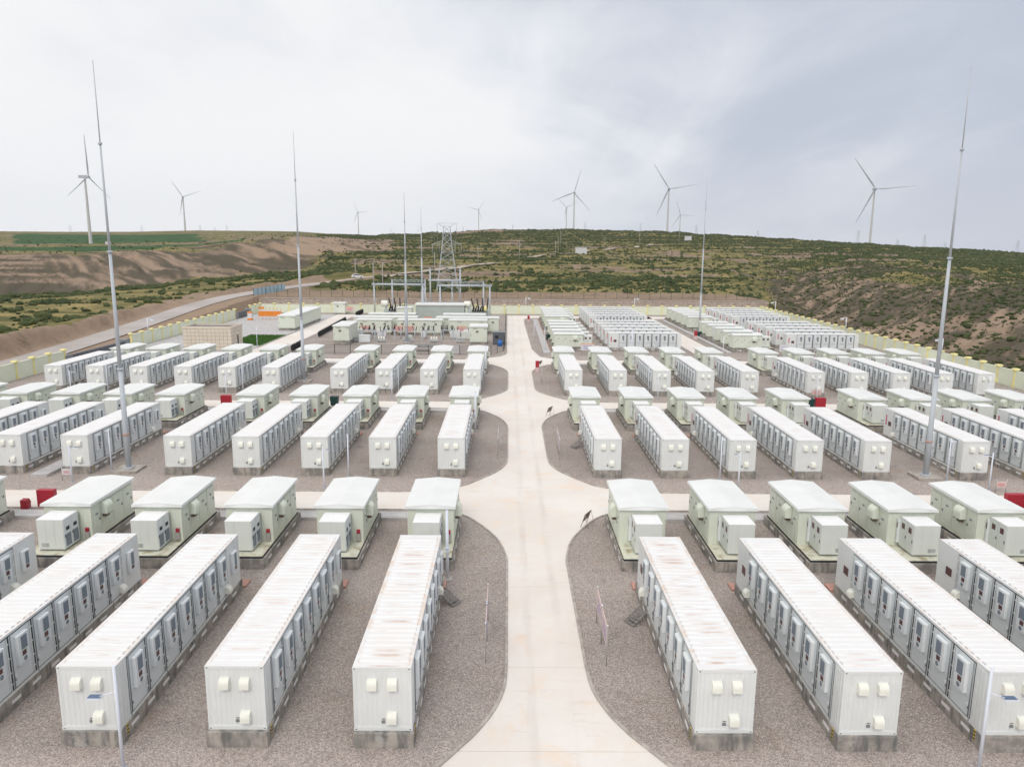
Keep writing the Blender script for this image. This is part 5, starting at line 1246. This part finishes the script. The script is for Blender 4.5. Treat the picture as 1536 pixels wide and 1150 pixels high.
# ------------------------------------------------------------------ far things
def zt(x, y): return float(th(np.array([float(x)]), np.array([float(y)]))[0])
def turbine(x, y, hub, rad, angs, yaw, label, tw=1.0):
    z0 = zt(x, y)-1; t = thing('wind_turbine', label, 'wind turbine', (x, y, z0), yaw, 'wind turbines on the ridges'); h = hub-z0
    b = MB(); n = 6
    for i in range(n): b.tube((0, 0, h*i/n), (0, 0, h*(i+1)/n), (2.2-1.05*i/n)*tw, (2.2-1.05*(i+1)/n)*tw, n=14, cap=False)
    b.build('tower', M['turb'], t)
    s = rad/50
    b = MB(); b.bbox(-1.7*s, 1.7*s, -3.2*s, 7.5*s, h-.6*s, h+3.0*s, .5*s); b.build('nacelle', M['blade'], t)
    b = MB(); b.ball((0, -4.6*s, h+1.3*s), 1.9*s, n=10, k=8, sq=(1, 1.1, 1)); hb = b.build('hub', M['blade'], t)
    for a in angs:
        b = MB(); a = R(a); d = Vector((math.cos(a), 0, math.sin(a))); p = Vector((-d.z, 0, d.x)); o = Vector((0, -4.6*s, h+1.3*s))
        st = [(0, .8, .8), (.06, .8, .75), (.2, 1.35, .5), (.45, .95, .3), (.75, .6, .2), (.97, .4, .1), (1, .08, .05)]
        bs = len(b.v); nn = 6
        for f_, c, th_ in st:
            q = o+d*(rad*f_)
            for k in range(nn):
                an = 2*math.pi*k/nn; v = q+p*(c*s*(math.cos(an)*.9-.25))+Vector((0, 1, 0))*(th_*s*math.sin(an)+.35*c*s*math.cos(an)); b.v.append(tuple(v))
        for i in range(len(st)-1):
            for k in range(nn): k2 = (k+1) % nn; b.face((bs+i*nn+k, bs+i*nn+k2, bs+(i+1)*nn+k2, bs+(i+1)*nn+k), 0, True)
        b.build('blade', M['blade'], t)
    return t
turbine(-545, 998, 100.5, 52, (91, 211, 331), R(86), 'leftmost white wind turbine, seen turned, on the green fields', 1.0)
turbine(-738, 1750, 119, 42, (122, 2+17, 259), R(12), 'small white wind turbine on the left skyline, second from the left')
def far_t(u, v, Y):
    d = _F+_R2*((u-768)/1124.7)+_U2*((575-v)/1124.7); k = Y/d.y; return d.x*k, Y, 20.9+d.z*k
for u, v, Y, rd, an, lab in ((537, 319, 2600, 38, (112, 4, 248), 'tiny wind turbine left of the lightning masts on the skyline'),
        (718, 315, 2600, 39, (54, 168, 290), 'small wind turbine just right of the lattice pylon'),
        (850, 311.5, 2500, 42, (137, 25, 262), 'smaller wind turbine behind the taller one left of centre right'),
        (861.5, 290, 1700, 53, (73, 201, 313), 'tall wind turbine with a smaller one close behind its left side'),
        (1003.5, 284.5, 1500, 56, (123, 8, 247), 'large wind turbine on the central right skyline'),
        (1020.5, 323, 2400, 46, (107, -3, 237), 'small wind turbine just right of the large central right one'),
        (1312, 285, 1200, 57, (126, 4, 245), 'largest right hand wind turbine, alone on the right ridge')):
    x, y, z = far_t(u, v, Y); turbine(x, y, z, rd, an, R(-14), lab, 1.0 if Y > 1400 else .95)
# lattice pylon
def pylon(x, y, h, label, w=6.2, r=.11, arms=True, seed=0, simple=False, name='lattice_pylon'):
    z0 = zt(x, y)-.3; t = thing(name, label, 'pylon', (x, y, z0), R(8), None if not simple else 'far pylons on the skyline'); b = MB()
    def wd(z): return w*(1-z/h*.85) if z < h*.68 else w*(1-.68*.85)*(1-(z/h-.68)*1.2)
    L_ = 9 if not simple else 4; zs = [h*.93*(i/L_)**.85 for i in range(L_+1)]
    for a, c in zip(zs[:-1], zs[1:]):
        wa, wc = wd(a)/2, wd(c)/2
        A = [(-wa, -wa, a), (wa, -wa, a), (wa, wa, a), (-wa, wa, a)]; C_ = [(-wc, -wc, c), (wc, -wc, c), (wc, wc, c), (-wc, wc, c)]
        for i in range(4):
            j = (i+1) % 4; b.tube(A[i], C_[i], r, n=4, cap=False); b.tube(A[i], C_[j], r*.6, n=3, cap=False); b.tube(A[j], C_[i], r*.6, n=3, cap=False); b.tube(C_[i], C_[j], r*.5, n=3, cap=False)
    b.build('tower_frame', M['steel'], t)
    for hz_, aw, up in (((.68, 4.1, .05), (.97, 2.75, -.05)) if arms else ()):
        for s_ in (-1, 1):
            b = MB(); z = h*hz_; wa = wd(z)/2; tip = (s_*aw*w/6.2, 0, z)
            for q in (-wa, wa):
                b.tube((s_*wa, q, z), tip, r*.6, n=3); b.tube((s_*wa, q, z+h*up), tip, r*.6, n=3)
            for k in (.33, .66):
                p1 = Vector((s_*wa, -wa, z)).lerp(Vector(tip), k); p2 = Vector((s_*wa, -wa, z+h*up)).lerp(Vector(tip), k); b.tube(p1, p2, r*.4, n=3)
            if hz_ > .9: b.tube((0, 0, tip[2]), tip, r*.7, n=3)
            b.build('cross_arm', M['steel'], t)
            if not simple:
                for k in ((.55, 1.0) if hz_ < .9 else (1.0,)):
                    MB().tube((tip[0]*k, 0, tip[2]), (tip[0]*k, 0, tip[2]-2.6), .07, n=5).build('insulator_string', M['steel'], t)
pylon(-21.6, 268, 24.6, 'tall grey lattice pylon behind the substation', 7.6, .085)
NTL = ['leftmost of all', 'second from the left', 'third from the left', 'fourth from the left', 'fifth from the left', 'left of the small central wind turbine', 'just right of the mast pair', 'just left of the lattice pylon turbine', 'left of the pair of turbines', 'right of the tall paired turbine', 'left of the large central right turbine', 'right of the small turbine', 'right of the thin lightning mast', 'just left of the largest right turbine', 'just right of the largest right turbine', 'left of the right lightning mast', 'beside the right lightning mast', 'rightmost of all']
for u, v, Y, h_ in ((105*1, 338, 1900, 26), (212, 337, 2100, 30), (300, 337, 2100, 26), (322, 340, 2100, 20), (340, 337, 2100, 26), (586, 339, 2100, 26), (627, 337, 2000, 30), (695, 338, 2000, 22), (769, 335, 1900, 26), (878, 332, 1700, 36), (961, 334, 1500, 28), (1045, 336, 1500, 30), (1137, 345, 1400, 28), (1288, 345, 1150, 24), (1347, 358, 1150, 16), (1388, 350, 1200, 26), (1528, 358, 1150, 24), (1418, 363, 1200, 18)):
    x, y, z = far_t(u, v, Y); z0 = zt(x, y); 
    i_ = (105, 212, 300, 322, 340, 586, 627, 695, 769, 878, 961, 1045, 1137, 1288, 1347, 1388, 1418, 1528).index(u)
    pylon(x, y, max(12, z-z0), 'tiny grey pylon on the skyline, %s' % NTL[i_], 6.5, .10, True, 0, True, 'far_pylon')
# wooden and concrete utility poles
for x, y, h_, nm in ((-62.9, 312, 8.5, 'beside the white car'), (-47.2, 265, 10.5, 'left one of a close pair by the green fence'), (-44.1, 265.6, 10.2, 'right one of a close pair by the green fence'), (-18.0, 451, 12, 'beside the end of the dirt track'), (7.4, 512, 13, 'alone on the central hillside'), (34.4, 557, 12.5, 'lowest of the cluster on the central hillside'), (40.5, 622, 14, 'middle of the cluster on the central hillside'), (47.4, 692, 16, 'highest of the cluster on the central hillside'), (86, 680, 10, 'right of the cluster on the central hillside'), (128, 745, 12, 'near the ridge right of the centre'), (178, 796, 14, 'near the ridge below the large turbine'), (-32, 330, 13.5, 'left of the lattice pylon')):
    t = thing('utility_pole', 'pale utility pole '+nm, 'utility pole', (x, y, zt(x, y)-.2), 0, 'utility poles on the hillside'); MB().tube((0, 0, 0), (0, 0, h_), .22, .15, n=7).build('pole', M['wood'], t); MB().box(-.9, .9, -.07, .07, h_-.9, h_-.75).build('cross_arm', M['wood'], t)
def cable(P, Q, sag, r, b, n=12):
    pts = [tuple(P[k]+(Q[k]-P[k])*i/n-(sag*4*(i/n)*(1-i/n) if k == 2 else 0) for k in range(3)) for i in range(n+1)]
    for p, q in zip(pts[:-1], pts[1:]): b.tube(p, q, r, n=3, cap=False)
b = MB()
zp = zt(-21.6, 268)
for dx, zz_ in ((-4.9, zp+13.8), (4.9, zp+13.8), (-3.2, zp+21), (3.2, zp+21)):
    cable((-21.6+dx, 268, zz_), (-18.8+dx*.8, 225, 10.4), 1.2, .03, b)
    cable((-21.6+dx, 268, zz_), (-60+dx, 640, zt(-60, 640)+20), 7, .05, b, 20)
pl_ = [(-62.9, 312, 8.5), (-32, 330, 13.5), (-18, 451, 12), (7.4, 512, 13), (34.4, 557, 12.5), (86, 680, 10), (128, 745, 12), (178, 796, 14)]
for p, q in zip(pl_[:-1], pl_[1:]):
    for dx in (-.8, .8): cable((p[0]+dx, p[1], zt(p[0], p[1])+p[2]-.9), (q[0]+dx, q[1], zt(q[0], q[1])+q[2]-.9), 1.5, .03, b)
tag(b.build('overhead_wires', M['grey']), 'thin overhead wires sagging from the pylon and the hillside poles', 'wires', kind='stuff')
# car
def car(x, y, rz, label):
    t = thing('parked_car', label, 'car', (x, y, zt(x, y)+.38), rz)
    prof = [(-2.35, .35), (2.35, .35), (2.38, .75), (2.2, .95), (1.35, 1.05), (.75, 1.52), (.2, 1.62), (-1.3, 1.62), (-2.15, 1.2), (-2.36, 1.0)]
    b = MB(); b.prism(prof, 'y', -.9, .9); b.build('body', M['carpaint'], t)
    for s in (-1, 1):
        MB().prism([(1.15, 1.06), (.7, 1.46), (-1.25, 1.50), (-1.85, 1.12)], 'y', s*.905-.008, s*.905+.008).build('side_window', M['glass'], t)
        for xx in (-1.45, 1.45):
            w_ = MB().tube((xx, s*.75, .35), (xx, s*.94, .35), .35, n=14, smooth=False).build('wheel', M['tyre'], t); MB().tube((xx, s*.94, .35), (xx, s*.95, .35), .2, n=10).build('rim', M['steel'], w_)
        MB().box(2.33, 2.39, s*.65-.18, s*.65+.18, .68, .84).build('headlight', M['steel'], t)
        MB().box(-2.38, -2.33, s*.7-.12, s*.7+.12, .85, 1.1).build('tail_light', M['red'], t)
    MB().prism([(1.33, 1.06), (1.36, 1.09), (.80, 1.51), (.77, 1.49)], 'y', -.78, .78).build('windscreen', M['glass'], t)
    MB().prism([(-2.14, 1.25), (-2.17, 1.25), (-1.42, 1.60), (-1.38, 1.60)], 'y', -.78, .78).build('rear_window', M['glass'], t)
car(-61.6, 309.3, R(14), 'white car on the dirt track beyond the fence')
# pale concrete pads and huts on the hill
for x, y, w, h_, m, lab, cat in ((58.5, 613, 9, 5.5, 'board', 'pale blank hut wall at the bend of the hill track', 'hut'), (200, 850, 7, 6, 'board', 'small white hut near the ridge under the central right turbine', 'hut'), (-500, 955, 5, 4, 'board', 'small white hut on the field right of the leftmost turbine', 'hut')):
    t = thing('hut', lab, cat, (x, y, zt(x, y)-.5)); MB().box(-w/2, w/2, -2, 2, 0, h_).build('wall', M[m], t); MB().box(-w/2-.2, w/2+.2, -2.2, 2.2, h_, h_+.4, top=(.4, .8)).build('roof', M['grey'], t)

# ------------------------------------------------------------------ thin summer haze
hm_ = bpy.data.materials.new('haze_air'); hm_.use_nodes = True; hn = hm_.node_tree
for n in list(hn.nodes):
    if n.type == 'BSDF_PRINCIPLED': hn.nodes.remove(n)
pv = hn.nodes.new('ShaderNodeVolumePrincipled'); pv.inputs['Color'].default_value = (.93, .95, 1, 1); pv.inputs['Density'].default_value = .00005; pv.inputs['Anisotropy'].default_value = .1
out = [n for n in hn.nodes if n.type == 'OUTPUT_MATERIAL'][0]; hn.links.new(pv.outputs[0], out.inputs['Volume'])
hz_o = MB().box(-3700, 3700, -3700, 3700, -60, 230).build('haze', hm_); tag(hz_o, 'thin summer haze over the hills', 'haze', kind='stuff')
